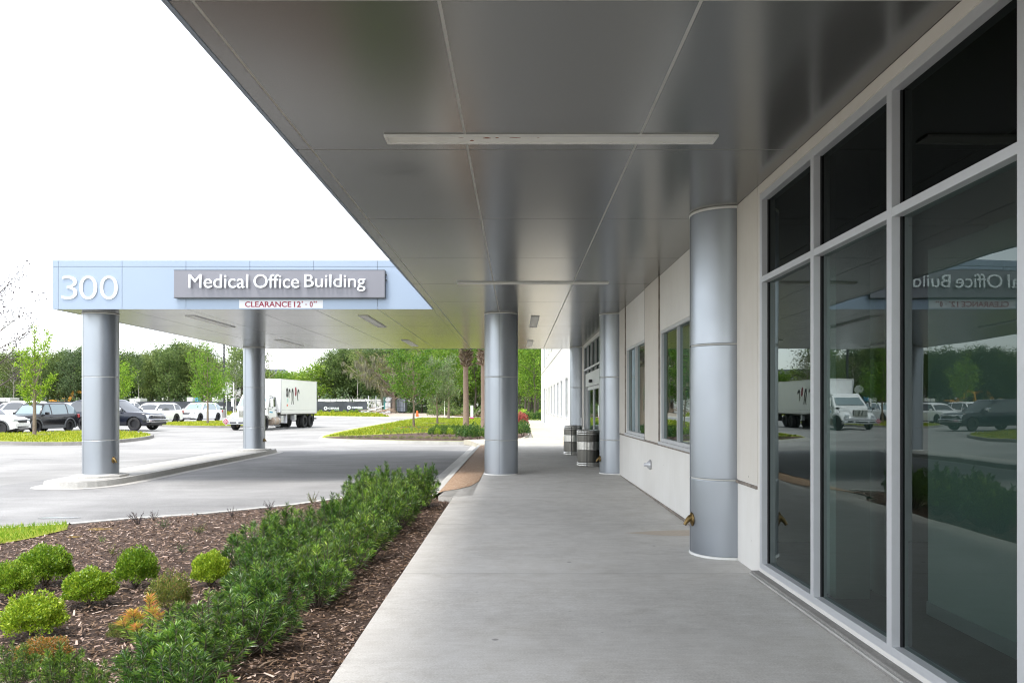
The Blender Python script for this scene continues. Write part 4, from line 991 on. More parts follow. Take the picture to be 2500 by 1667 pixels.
# scrubby little plants on the mulch
def weed(seed, mat):
    r = np.random.default_rng(seed); P, D = [], []; b = MB()
    for k in range(14):
        a = r.uniform(0, 6.28); tip = np.array([math.cos(a) * r.uniform(.03, .2), math.sin(a) * r.uniform(.03, .2), r.uniform(.08, .24)])
        b.tube([(0, 0, 0), tuple(tip * .5 + np.array([0, 0, .02])), tuple(tip)], [.004, .003, .0015], 4, cap=False)
        for q in range(12): t = r.uniform(.3, 1); P.append(tip * t); D.append(r.normal(size=3) + np.array([0, 0, .4]))
    P = np.array(P); return leaf_quads(P, np.array(D), r.uniform(.012, .03, len(P)), .012), b
for (px, py, s, mt, l) in ((401, 1292, 1.0, 'box_green', 'low grey-green weed near the road edge of the mulch'), (484, 1306, 1.2, 'box_dull', 'low scrubby plant in the middle of the bare mulch'), (445, 1354, 1.0, 'box_green', 'small grey-green plant between the lime bushes and the hedge'),
                           (274, 1358, 1.0, 'box_dull', 'tiny yellow-green weed behind the lime bushes'), (337, 1282, 1.5, 'tree_purple', 'dry brown twiggy plant on the road edge of the mulch'), (376, 1270, 1.0, 'tree_purple', 'thin dry twig plant right of the larger twiggy one'),
                           (660, 1248, 1.3, 'tree_purple', 'brown twiggy plant at the kerb, close to the hedge'), (763, 1232, 1.5, 'box_dull', 'loose twiggy plant at the kerb touching the hedge'), (565, 1262, 1.0, 'tree_purple', 'small dry plant at the kerb midway along the bed'), (250, 1325, .6, 'podo_new', 'single yellow sprout by the ochre patch')):
    y = 1.67 * F / (py - 990); V, b = weed(int(px), M[mt]); t = empty('weed', ((px - 1263) / F * y, y, zb((px - 1263) / F * y, y)), 0, l, 'plant'); s *= .62; t.scale = (s, s, s)
    quads_np('foliage', V, M[mt], t); b.build('stem', M['bark_dark'], t)

# bark chips over the bed, grass blades on the corner
def scatter(poly, n, ymin, ymax, power=1.0):
    xs = [p[0] for p in poly]; out = []
    x0, x1 = min(xs), max(xs)
    while len(out) < n:
        x = rng.uniform(x0, x1); y = ymin + (ymax - ymin) * rng.uniform() ** power
        if inside(poly, x, y): out.append((x, y))
    return np.array(out)
near_bed = [(-1.12, 3.6), (-1.12, 13.6), (-1.45, 14.8), (-1.9, 15.4), (-2.75, 14.75), (-3.75, 13.1), (-4.32, 12.58), (-4.9, 12.06), (-5.78, 11.65), (-6.2, 11.0), (-6.1, 10.1), (-6.5, 9.3), (-7.6, 9.0), (-7.6, 6), (-4.8, 3.6)]
P2 = scatter(near_bed, 62000, 3.6, 15.4, 1.5); n = len(P2)
z = np.array([zb(x, y) for x, y in P2]) + rng.uniform(.002, .028, n)
P = np.column_stack([P2, z]); a = rng.uniform(0, 2 * np.pi, n); D = np.column_stack([np.cos(a), np.sin(a) * .8, rng.normal(0, .22, n)])
Lc = rng.gamma(2.6, .010, n) + .008; S = np.column_stack([rng.normal(0, .25, n), rng.normal(0, .25, n), np.ones(n)]) 
D = unit(D); side = unit(np.cross(D, S)); w = np.minimum(Lc * .3, rng.uniform(.003, .009, n))[:, None]
Q = np.stack([P - side * w, P + D * Lc[:, None] - side * w * .6, P + D * Lc[:, None] + side * w * .7, P + side * w], axis=1)
tag(quads_np('bark_chips', Q, M['chips']), kind='stuff')
for i, (x, y, l, rz) in enumerate(((-1.62, 4.98, .16, 1.2), (-3.55, 7.1, .09, .4), (-2.35, 9.6, .08, 2.0))):
    b = MB(); b.tube([(0, 0, .012), (l * .4, .006, .018), (l, 0, .012)], [.008, .0075, .006], 7)
    o = b.build('stick', M['timber']); o.location = (x, y, zb(x, y) + .01); o.rotation_euler = (0, 0, rz); tag(o, ['pale broken stick lying on the mulch strip near the walkway', 'short pale stick in the mulch among the lime bushes', 'pale stick far back in the mulch'][i], 'stick')
RINGS = [((px - 1263) / F * y, y, r) for px, y, r in ((84, 40.5, .9), (507, 67, 1.3), (1010, 58.5, 1.5), (1067.5, 71, 1.5), (1094.7, 98, 2.0))]
def blades(name, poly, n, ymin, ymax, h, w, mat, zfun, power=1.0):
    P2 = scatter(poly, n, ymin, ymax, power)
    for (tx, ty, tr_) in RINGS: P2 = P2[np.hypot(P2[:, 0] - tx, P2[:, 1] - ty) > tr_]
    n = len(P2); z = np.array([zfun(x, y) for x, y in P2]); P = np.column_stack([P2, z])
    D = np.column_stack([rng.normal(0, .35, n), rng.normal(0, .35, n), np.ones(n)])
    return tag(quads_np(name, leaf_quads(P, D, rng.uniform(.5, 1.2, n) * h, w), M[mat]), kind='stuff')
blades('grass', gc, 22000, 7.9, 11.4, .075, .008, 'grass', lambda x, y: zb(x, y) + .01)
i1 = offset_poly(smooth_poly(isle_1, 2), -.2); blades('grass', i1, 9000, 33, 48.5, .11, .045, 'grass_far', lambda x, y: gz(x, y) + .135)
i2 = offset_poly(smooth_poly(isle_2, 2), -.2); blades('grass', i2, 6000, 58, 77, .11, .06, 'grass_far', lambda x, y: gz(x, y) + .135)
lawn_poly = [(-9.8, 41.6), (-8.9, 42.5), (-7.3, 44.9), (-5.5, 47.6), (-2.2, 52), (-.7, 56), (-.5, 76), (.9, 77), (.9, 103), (-6, 107), (-12.8, 106), (-12.1, 80)]
blades('grass', lawn_poly, 16000, 41.6, 105, .12, .07, 'grass_far', lambda x, y: -1.60, 1.6)
blades('grass', [(-100, 111), (-17.8, 111), (-21.9, 120), (-100, 120)], 12000, 111, 120, .3, .2, 'grass_far', lambda x, y: gz(x, y) + .05)

# ------------------------------------------------------------------ trees
def skeleton(seed, h, trunk_r, clear, crown_w, n_main, up=.6, sub=5, wob=.04, leader=True):
    """limbs as (points, radii) and the places where leaf clumps sit"""
    r = random.Random(seed); limbs = []; tips = []
    def curve(p, d, L, r0, r1, n=5, rise=.15):
        pts = [p.copy()]; q = p.copy(); dd = d.normalized()
        for i in range(n):
            dd = (dd + Vector((r.uniform(-1, 1), r.uniform(-1, 1), r.uniform(-.6, 1) + rise)) * .18).normalized(); q = q + dd * (L / n); pts.append(q.copy())
        limbs.append((pts, [r0 + (r1 - r0) * i / n for i in range(n + 1)])); return pts, dd
    top = h * (.93 if leader else .55); n = 7
    tp = [Vector((0, 0, -.1))]
    for i in range(1, n + 1): tp.append(Vector((r.uniform(-1, 1) * wob * h * i / n * .6, r.uniform(-1, 1) * wob * h * i / n * .6, top * i / n)))
    limbs.append((tp, [trunk_r * (1.25 if i == 0 else (1 - .82 * i / n)) for i in range(n + 1)]))
    for i in range(n_main):
        t = clear + (1 - clear) * (i + .5) / n_main * .95; zz = t * top; k = min(n - 1, int(t * n)); fr = t * n - k; p = tp[k].lerp(tp[k + 1], fr)
        a = i * 2.4 + r.uniform(-.5, .5); prof = math.sin(math.pi * min(1, .25 + .72 * (t - clear) / (1 - clear + 1e-6))) ** .7
        L = crown_w / 2 * (.45 + .6 * prof) * r.uniform(.8, 1.1); u = up * (.6 + .8 * t)
        d = Vector((math.cos(a), math.sin(a), u)); r0 = trunk_r * (.5 - .3 * t)
        pts, dd = curve(p, d, L, max(.012, r0), .008)
        for j in range(sub):
            q = pts[min(len(pts) - 1, 1 + j * (len(pts) - 1) // sub)]; b = a + r.uniform(-1.1, 1.1)
            sp, _ = curve(q, Vector((math.cos(b), math.sin(b), r.uniform(.1, .9) + u * .3)), L * r.uniform(.25, .5), max(.008, r0 * .4), .004, 3); tips += sp[1:]
        tips += pts[2:]
    tips += tp[-3:]
    return limbs, tips
def clumps(seed, tips, n, rad, leaf, flat_=.7, w=.6):
    r = np.random.default_rng(seed); T = np.array([tuple(t) for t in tips]); idx = r.integers(0, len(T), n); wt = r.uniform(.5, 1.4, len(T))[idx][:, None]
    P = T[idx] + r.normal(size=(n, 3)) * rad * wt * np.array([1, 1, flat_]); D = r.normal(size=(n, 3)) + np.array([0, 0, .2])
    return leaf_quads(P, D, r.uniform(.6, 1.25, n) * leaf, r.uniform(.6, 1.1, n) * leaf * w)
def tree_proto(name, seed, mat, bark, h=12, tr=.16, clear=.3, cw=7, nm=12, up=.6, sub=4, nleaf=6000, rad=.55, leaf=.36, leader=True, wob=.04, moss=0, flat_=.7):
    limbs, tips = skeleton(seed, h, tr, clear, cw, nm, up, sub, wob, leader); root = empty(name)
    quads_np('crown', clumps(seed, tips, nleaf, rad, leaf, flat_), M[mat], root)
    b = MB()
    for pts, rr in limbs: b.tube(pts, rr, 7 if rr[0] > .05 else 5, cap=False)
    b.build('trunk', M[bark], root)
    if moss:
        r = np.random.default_rng(seed + 5); T = np.array([tuple(t) for t in tips]); T = T[T[:, 2] < h * .85]; idx = r.integers(0, len(T), moss // 14); P, L = [], []
        for i in idx:
            m = 14; P.append(T[i] + r.normal(size=(m, 3)) * np.array([.22, .22, .1])); L.append(r.uniform(.6, 2.3) * r.uniform(.5, 1, m))
        P = np.concatenate(P); L = np.concatenate(L); D = np.tile([0, 0, -1.0], (len(P), 1)) + r.normal(size=P.shape) * .05
        quads_np('hanging_moss', leaf_quads(P, D, L, .12), M['moss'], root)
    return root

TP = {}
def reg(key, *a, **k): TP[key] = [tree_proto(*a, **k), False]
def put_tree(key, x, y, sc, label, group=None, rz=None, z=None):
    root, us = TP[key]; o = copy_tree(root) if us else root; TP[key][1] = True
    o.location = (x, y, (gz(x, y) if z is None else z)); o.rotation_euler = (0, 0, rnd.uniform(0, 6.28) if rz is None else rz)
    o.scale = (sc, sc, sc) if not isinstance(sc, tuple) else sc; return tag(o, label, 'tree', group)
# young trees on the islands: each its own shape
def young(name, px, py, y, h, label, mat, bark, seed, z=None, **k):
    x = (px - 1263) / F * y; root = tree_proto(name, seed, mat, bark, h=h, **k); root.location = (x, y, gz(x, y) + .12 if z is None else z)
    b = MB(); b.lathe([(1.4, -.03), (1.2, .03), (.6, .06), (0, .07)], seg=28, cap=False); b.build('mulch_ring', M['soil'], root); return tag(root, label, 'tree')

def sprig_tree(name, x, y, z, h, branches, label, mat, tr=.085, n=3200, leaf=.13, rad=.13):
    """young tree drawn branch by branch: (start height fraction, dx, dz) of each ascending branch"""
    root = empty(name, (x, y, z), 0, label, 'tree'); r = np.random.default_rng(int(abs(x) * 10)); b = MB()
    b.tube([(0, 0, -.1), (.01, 0, h * .3), (-.02, .02, h * .62), (.02, 0, h)], [tr * 1.15, tr * .85, tr * .45, .01], 8, cap=False); tips = [Vector((.0, 0, h * t)) for t in np.linspace(.36, 1, 14)]
    for k, (t, dx, dz) in enumerate(branches):
        dy = r.uniform(-.5, .5) * abs(dx); p0 = Vector((0, 0, h * t)); p2 = Vector((dx, dy, h * t + dz)); p1 = (p0 + p2) / 2 + Vector((dx * .15, 0, -dz * .1))
        pts = [p0 * (1 - s) ** 2 + p1 * 2 * s * (1 - s) + p2 * s * s for s in np.linspace(0, 1, 8)]; b.tube(pts, [.03 - .0035 * i for i in range(8)], 5, cap=False); tips += pts[2:]
        for q in pts[3:]:
            e = q + Vector((r.uniform(-.25, .25), r.uniform(-.25, .25), r.uniform(.05, .3))); b.tube([q, e], [.008, .004], 4, cap=False); tips.append(e)
    quads_np('crown', clumps(3, tips, n, rad, leaf, 1.0), M[mat], root); b.build('trunk', M['bark'], root)
    m = MB(); m.lathe([(.95, -.03), (.8, .015), (.4, .035), (0, .045)], seg=24, cap=False); m.build('mulch_ring', M['soil'], root); return root
x = (84 - 1263) / F * 40.5
sprig_tree('young_street_tree', x, 40.5, gz(x, 40.5) + .13, 5.5, [(.25, -.55, .9), (.28, .5, .9), (.32, -.8, 1.7), (.35, .75, 1.0), (.40, -.7, 2.0), (.45, .85, 2.6), (.52, -.35, 1.3), (.55, .6, 1.9), (.30, -.2, 1.2), (.6, .25, 1.4)],
           'slender young lime-green tree with upswept branches on the grass island at the left', 'tree_lime', n=3600, rad=.075, leaf=.11)
x = (507 - 1263) / F * 67
sprig_tree('young_street_tree', x, 67, gz(x, 67) + .13, 6.6, [(.26, -1.5, .9), (.27, 1.7, .9), (.30, -1.2, 1.4), (.30, 1.9, 1.5), (.33, .9, 1.9), (.36, -.9, 2.6), (.40, -1.3, 3.0), (.42, .4, 2.2), (.5, -.7, 2.6), (.28, .2, 1.0), (.34, 1.7, 2.2)],
           'leaning young lime-green tree on the second grass island, left of the truck', 'tree_lime', n=4200, rad=.22, leaf=.15)
x = (283 - 1263) / F * 78
sprig_tree('young_street_tree', x, 78, gz(x, 78), 6.3, [(.3, 1.4, 1.6), (.35, 1.6, 2.4), (.4, 1.0, 2.4), (.33, -1.2, 1.8), (.45, .7, 2.6), (.5, -.7, 2.0)], 'lime-green young tree half hidden behind the column under the number 300', 'tree_lime', n=3600, rad=.25, leaf=.16)
young('young_oak', 1010, 1043, 58.5, 5.3, 'airy round-crowned young green tree nearest on the garden lawn', 'young_green', 'bark', 21, z=-1.6, tr=.085, clear=.30, cw=4.5, nm=15, up=.45, sub=5, nleaf=9000, rad=.20, leaf=.14)
young('young_oak', 1067.5, 1034, 71, 5.1, 'dense sage-green young tree behind the airy one on the garden lawn', 'tree_sage', 'bark', 22, z=-1.6, tr=.09, clear=.26, cw=4.2, nm=18, up=.8, sub=5, nleaf=10000, rad=.26, leaf=.14)
young('young_oak', 1094.7, 1021, 98, 9.5, 'taller bright green tree at the back of the garden lawn, left of the palm', 'tree_spring', 'bark', 23, z=-1.6, tr=.14, clear=.28, cw=6.5, nm=16, up=.7, sub=4, nleaf=6500, rad=.4, leaf=.22)

# palms
def palm(px, y, label):
    x = (px - 1263) / F * y; t = empty('palm_tree', (x, y, -1.6), 0, label, 'palm tree', 'palms on the garden lawn'); H = 6.6; b = MB()
    b.tube([(0, 0, -.05), (.01, 0, .6), (0, .02, 2), (-.02, 0, 3.6), (0, 0, 5.0)], [.235, .20, .175, .165, .17], 18, cap=False); b.build('trunk', M['palm_bark'], t)
    r = np.random.default_rng(int(px)); n = 620; zz = r.uniform(4.05, 6.3, n); a = r.uniform(0, 6.28, n); rr = .17 + .16 * np.clip((zz - 4.05) / .5, 0, 1)
    P = np.column_stack([rr * np.cos(a) * .55, rr * np.sin(a) * .55, zz]); D = np.column_stack([np.cos(a), np.sin(a), r.uniform(.1, 1.2, n)]); quads_np('cut_boots', leaf_quads(P, D, r.uniform(.25, .5, n), r.uniform(.07, .12, n)), M['palm_boot'], t)
    P, D, L = [], [], []; sm = MB()
    for k in range(26):
        a = k * 2.4; el = r.uniform(-.3, 1.1); d0 = np.array([math.cos(a) * math.cos(el), math.sin(a) * math.cos(el), math.sin(el)]); base = np.array([0, 0, H - .4])
        hub = base + d0 * 1.2; sm.tube([tuple(base), tuple(hub)], [.02, .012], 5, cap=False)
        for j in range(34):
            th = (j / 33 - .5) * 2.6; side = unit(np.cross(d0, np.array([0, 0, 1.0]))); up_ = np.cross(side, d0); v = d0 * math.cos(th) + side * math.sin(th) + up_ * r.normal() * .05; P.append(hub); D.append(v - np.array([0, 0, .25])); L.append(r.uniform(.75, 1.05))
    quads_np('fronds', leaf_quads(np.array(P), np.array(D), np.array(L), .05, droop=.25), M['palm_leaf'], t); sm.build('frond_stem', M['palm_leaf'], t)
palm(1137.5, 51.5, 'palm trunk with a shaggy collar of cut fronds, fully visible left of the middle column')
palm(1181, 50.2, 'second palm trunk, half hidden behind the middle walkway column')

# garden shrubs
bush('gl', 11, 'box_green', 700, .12, .1); bush('gd', 12, 'box_dull', 420, .11, .15); bush('red', 13, 'box_red', 900, .10, .12); bush('gs', 14, 'box_leaf', 700, .12, .12)
for i, px in enumerate((1054, 1069, 1084, 1099, 1113)): put_bush('gs' if i % 2 else 'gl', ((px - 1263) / F * 41.5, 41.5, -1.6), .42, .42, 'small round green shrub in the front row at the edge of the garden mulch', 'front row of small shrubs in the garden bed')
for i, px in enumerate((1066, 1080, 1094, 1107, 1120, 1150)): put_bush('gl', ((px - 1263) / F * 47, 47, -1.6), .48, .44, 'small round green shrub in the back row beside the palm foot', 'back row of small shrubs in the garden bed')
for i, (px, yy, w, h) in enumerate(((1130, 37.6, .62, .55), (1150, 37.0, .7, .60), (1168, 37.2, .7, .58), (1158, 39.5, .8, .66), (1137, 40.2, .6, .6), (1185, 38, .7, .6))): put_bush('gl', ((px - 1263) / F * yy, yy, -1.6), w, h, 'leafy dark green shrub in the big clump at the garden corner beside the column', 'clump of leafy shrubs at the garden corner')
for i, px in enumerate(range(836, 1130, 21)): yy = 39.4 - (px - 836) * .0085 + rnd.uniform(-.3, .5); put_bush('gd', ((px - 1263) / F * yy, yy, -1.6), .34, .15, 'low pale creeping plant along the garden kerb', 'low creeping plants along the garden kerb', 'plant')
for i, (px, h) in enumerate(((937, .42), (952, .36), (972, .42), (988, .32), (1003, .5), (1022, .46), (1030, .4))):
    yy = 44.4; V, mi, st = podo_mesh('f', 40 + i, stems=7, h=.42, spread=.3, fresh=.5); V = V * 1.0
    t = empty('fern_like_plant', ((px - 1263) / F * yy, yy, -1.6), 0, 'upright feathery plant with orange tints on the lawn edge of the garden mulch', 'plant', 'feathery plants along the garden mulch'); t.scale = (1.1, 1.1, h / .42)
    quads_np('foliage', V, [M['podo_new'], M['podo_orange']], t, mi); st.build('stem', M['bark_dark'], t)
for i, (x, y, w, h, k, l) in enumerate(((.28, 41.5, .75, .62, 'gl', 'green shrub beside the sunlit paving just past the middle column'), (-.2, 40.6, .8, .66, 'gl', 'green shrub mostly behind the middle column'), (.35, 48, .8, .66, 'gl', 'green shrub behind the nearest one by the paving'),
                                  (.35, 60, .95, .95, 'red', 'red-leaved shrub beside the paving, nearer one'), (.30, 72, .95, .95, 'red', 'red-leaved shrub farther back beside the paving'))): put_bush(k, (x, y, -1.6), w, h, l)
for i in range(7): put_bush('gl', (.9 + i * .62, 86.5 + (i % 2) * .3, gz(0, 86)), .95, 1.0, 'clipped shrub in the low green hedge at the far end of the paving', 'low hedge at the end of the paving')
# ------------------------------------------------------------------ distant trees
reg('broad', 'forest_tree', 31, 'tree_mid', 'bark_dark', h=12, tr=.22, clear=.18, cw=9, nm=16, up=.55, sub=4, nleaf=7500, rad=.75, leaf=.36)
reg('broad2', 'forest_tree', 32, 'tree_mid', 'bark_dark', h=12.5, tr=.2, clear=.15, cw=7.5, nm=18, up=.8, sub=4, nleaf=7500, rad=.7, leaf=.34)
reg('dark', 'forest_tree', 33, 'tree_dark', 'bark_dark', h=13, tr=.2, clear=.22, cw=7, nm=18, up=.7, sub=4, nleaf=7000, rad=.65, leaf=.34)
reg('thin', 'slender_tree', 34, 'tree_mid', 'bark_pale', h=13, tr=.12, clear=.45, cw=4.5, nm=12, up=.8, sub=3, nleaf=2600, rad=.5, leaf=.28)
reg('sparse', 'slender_tree', 35, 'tree_olive', 'bark_pale', h=11, tr=.12, clear=.35, cw=6, nm=14, up=.7, sub=4, nleaf=1500, rad=.5, leaf=.26)
reg('spring', 'spring_tree', 36, 'tree_spring', 'bark_dark', h=13, tr=.18, clear=.2, cw=8, nm=16, up=.7, sub=4, nleaf=6000, rad=.6, leaf=.3)
reg('moss', 'mossy_oak', 37, 'tree_olive', 'bark', h=12.5, tr=.50, clear=.35, cw=15, nm=16, up=.35, sub=5, nleaf=6000, rad=.6, leaf=.26, leader=False, moss=2600)
reg('lowpale', 'small_tree', 38, 'tree_spring', 'bark', h=6, tr=.1, clear=.15, cw=5.5, nm=14, up=.6, sub=4, nleaf=3600, rad=.45, leaf=.25)

def row(lst, Y, label, group):
    for (px, top, key, dy) in lst:
        y = Y + dy; x = (px - 1263) / F * y; h = (990 - top) / F * y - gz(x, y); nat = {'broad': 12, 'broad2': 12.6, 'dark': 13, 'thin': 13, 'sparse': 11, 'spring': 13, 'moss': 11.5, 'lowpale': 6}[key]
        s = .94 * h / nat; put_tree(key, x, y, (s * rnd.uniform(.9, 1.12), s * rnd.uniform(.9, 1.12), s * .98), label, group)
row([(8, 858, 'broad', 3), (32, 868, 'sparse', -4), (55, 846, 'broad2', 2), (78, 872, 'sparse', -5), (100, 862, 'thin', -3), (118, 874, 'broad', 4), (140, 852, 'broad2', 0), (160, 850, 'dark', 4), (182, 842, 'dark', -2), (200, 846, 'broad2', 3)],
    136, 'wild woodland tree behind the black fence, left of the number 300 column', 'woodland trees at the far left')
row([(225, 850, 'broad', 0), (250, 846, 'dark', 3), (275, 852, 'dark', -2), (300, 847, 'broad2', 0), (318, 860, 'dark', 4), (338, 862, 'thin', -4), (352, 858, 'dark', 3), (372, 856, 'broad2', 0), (392, 850, 'broad', 2), (412, 848, 'broad2', -3), (434, 832, 'broad', 2), (455, 836, 'broad', 4), (476, 834, 'broad2', 0), (495, 848, 'broad', 3), (515, 866, 'sparse', -2), (535, 870, 'thin', 4)],
    136, 'dense green woodland tree behind the parked white cars, between the two drop-off columns', 'woodland trees behind the parked cars')
row([(555, 880, 'sparse', 0), (575, 846, 'thin', -30), (590, 836, 'broad', -20), (618, 880, 'sparse', 0), (640, 846, 'sparse', -25)], 138, 'tree above the parked box truck', 'trees above the box truck')
row([(668, 905, 'lowpale', 6), (696, 912, 'lowpale', 2), (712, 908, 'lowpale', 8), (728, 912, 'lowpale', 0), (746, 902, 'lowpale', 6), (765, 896, 'sparse', 3), (780, 890, 'lowpale', 0)], 140, 'low tree on the open skyline over the rear of the truck', 'low trees over the truck')
row([(800, 866, 'broad', 2), (818, 852, 'broad2', 0), (838, 842, 'broad', 3), (858, 838, 'broad2', 4), (872, 836, 'thin', -5), (888, 838, 'dark', 3), (905, 840, 'broad2', 0), (925, 838, 'dark', 5), (945, 838, 'broad', 6), (965, 830, 'dark', 5), (985, 835, 'dark', 7), (1005, 835, 'broad2', 6)],
    140, 'tall green woodland tree behind the site fence with white logos', 'woodland trees behind the construction site')
row([(1030, 820, 'spring', 0), (1055, 815, 'broad', 4), (1080, 815, 'spring', -6), (1110, 815, 'spring', 3), (1135, 815, 'broad2', 0), (1160, 810, 'spring', -6), (1185, 810, 'broad', 0), (1215, 800, 'broad2', 2), (1240, 800, 'spring', 0)], 132, 'leafy tree filling the view behind the palms', 'trees behind the palms')
row([(1268, 790, 'spring', 0), (1282, 780, 'spring', -6), (1298, 790, 'broad2', 6), (1312, 780, 'spring', -3), (1328, 785, 'spring', 5), (1350, 790, 'broad', 6), (1256, 790, 'spring', 8), (1290, 800, 'spring', -12), (1306, 820, 'spring', -16)], 116, 'bright green tree at the end of the sunlit paving past the white facade', 'trees at the end of the paving')
row([(px, 880 if 540 < px < 640 else 866, rnd.choice(['dark', 'broad', 'broad2']), rnd.uniform(-4, 6)) for px in list(range(-30, 530, 26)) + list(range(812, 1260, 26))], 156, 'tree in the back rank of the woodland, mostly hidden by those in front', 'back rank of the woodland')
row([(960, 838, 'moss', 0), (1085, 828, 'moss', 4)], 126, 'spreading oak draped with grey hanging moss behind the garden lawn', 'mossy oaks')
# bare purple-leaved branches entering at the far left
t = tree_proto('purple_leaved_tree', 51, 'tree_purple', 'bark_dark', h=9.5, tr=.13, clear=.25, cw=7.0, nm=15, up=.9, sub=5, nleaf=1700, rad=.22, leaf=.16)
t.location = (-33.6, 50.5, gz(-33, 50)); tag(t, 'dark purple-leaved tree with thin branches reaching in at the left edge', 'tree')

# undergrowth masses
def mass(name, poly, n, hmax, leaf, mat, seed):
    r = np.random.default_rng(seed); xs = [p[0] for p in poly]; ys_ = [p[1] for p in poly]; out = []
    while len(out) < n:
        x, y = r.uniform(min(xs), max(xs)), r.uniform(min(ys_), max(ys_))
        if inside(poly, x, y):
            hh = hmax * (.45 + .35 * math.sin(x * .9 + y) * math.cos(x * .37 + 1) + .25 * math.sin(x * 2.3)); hh = max(.3, hh); out.append((x, y, gz(x, y) + hh * r.uniform() ** .6))
    P = np.array(out); return tag(quads_np(name, leaf_quads(P, r.normal(size=P.shape) + np.array([0, 0, .3]), r.uniform(.6, 1.2, n) * leaf, r.uniform(.5, .9, n) * leaf), M[mat]), kind='stuff')
mass('undergrowth', [(-105, 131), (-12, 131), (-12, 150), (-105, 150)], 30000, 4.2, .42, 'tree_dark', 61)
mass('undergrowth', [(-14, 138), (30, 138), (30, 150), (-14, 150)], 14000, 8.0, .6, 'tree_mid', 66)
mass('undergrowth', [(-13, 114), (12, 112), (12, 134), (-14, 134)], 16000, 2.2, .34, 'tree_mid', 62)
mass('undergrowth', [(-1, 92), (14, 92), (14, 112), (-1, 112)], 9000, 1.7, .26, 'tree_spring', 63)
mass('dry_grass', [(-13.5, 119), (-6, 113), (1.5, 112), (1.5, 120), (-12, 128)], 5000, 1.3, .3, 'moss', 64)

# ------------------------------------------------------------------ vehicles
def wheel(parent, x, y, r, w, side, rimr=.66, mat='rim', spokes=5, steel=False):
    t = empty('wheel', (x, y, r)); t.parent = parent; m4 = Matrix.Rotation(R(90), 4, 'X')
    b = MB(); b.lathe([(r * .62, -w / 2), (r * .93, -w / 2), (r, -w * .32), (r, w * .32), (r * .93, w / 2), (r * .62, w / 2), (r * .60, w * .3), (r * .60, -w * .3), (r * .62, -w / 2)], seg=32, M4=m4, cap=False); b.build('tyre', M['tyre'], t)
    b = MB(); s = -side
    yo = s * w * .36
    b.lathe([(r * rimr, w * .42 * -s), (r * (rimr - .04), w * .36 * -s), (r * (rimr - .05), 0)], seg=32, M4=m4, cap=False)
    for k in range(spokes):
        a0 = 2 * math.pi * k / spokes
        for da in (-.13, .13) if not steel else (0,):
            a = a0 + da; d = Vector((math.cos(a), 0, math.sin(a))); q = Vector((-d.z, 0, d.x)); wd = r * (.055 if not steel else .10)
            p0, p1 = d * r * .10, d * r * (rimr - .03); vs = [p0 - q * wd, p0 + q * wd, p1 + q * wd * .8, p1 - q * wd * .8]
            yy0, yy1 = -s * w * .40 * -1, -s * w * .30 * -1
            b.add([(v.x, -s * -w * .40, v.z) for v in vs] + [(v.x, -s * -w * .28, v.z) for v in vs], [(0, 1, 2, 3), (7, 6, 5, 4), (0, 4, 5, 1), (1, 5, 6, 2), (2, 6, 7, 3), (3, 7, 4, 0)])
    b.lathe([(r * .15, .0), (r * .15, w * .42 * -s), (0, w * .43 * -s)], seg=16, M4=m4, cap=False); b.build('rim', M[mat], t, fix=True)
    b = MB(); b.lathe([(r * .60, 0), (0, .001)], seg=24, M4=m4, cap=False); b.build('hub_disc', M['black'], t)
    return t
def interp(pts, x):
    if x <= pts[0][0]: return pts[0][1]
    for (a, va), (b_, vb) in zip(pts, pts[1:]):
        if x <= b_: return va + (vb - va) * (x - a) / (b_ - a)
    return pts[-1][1]
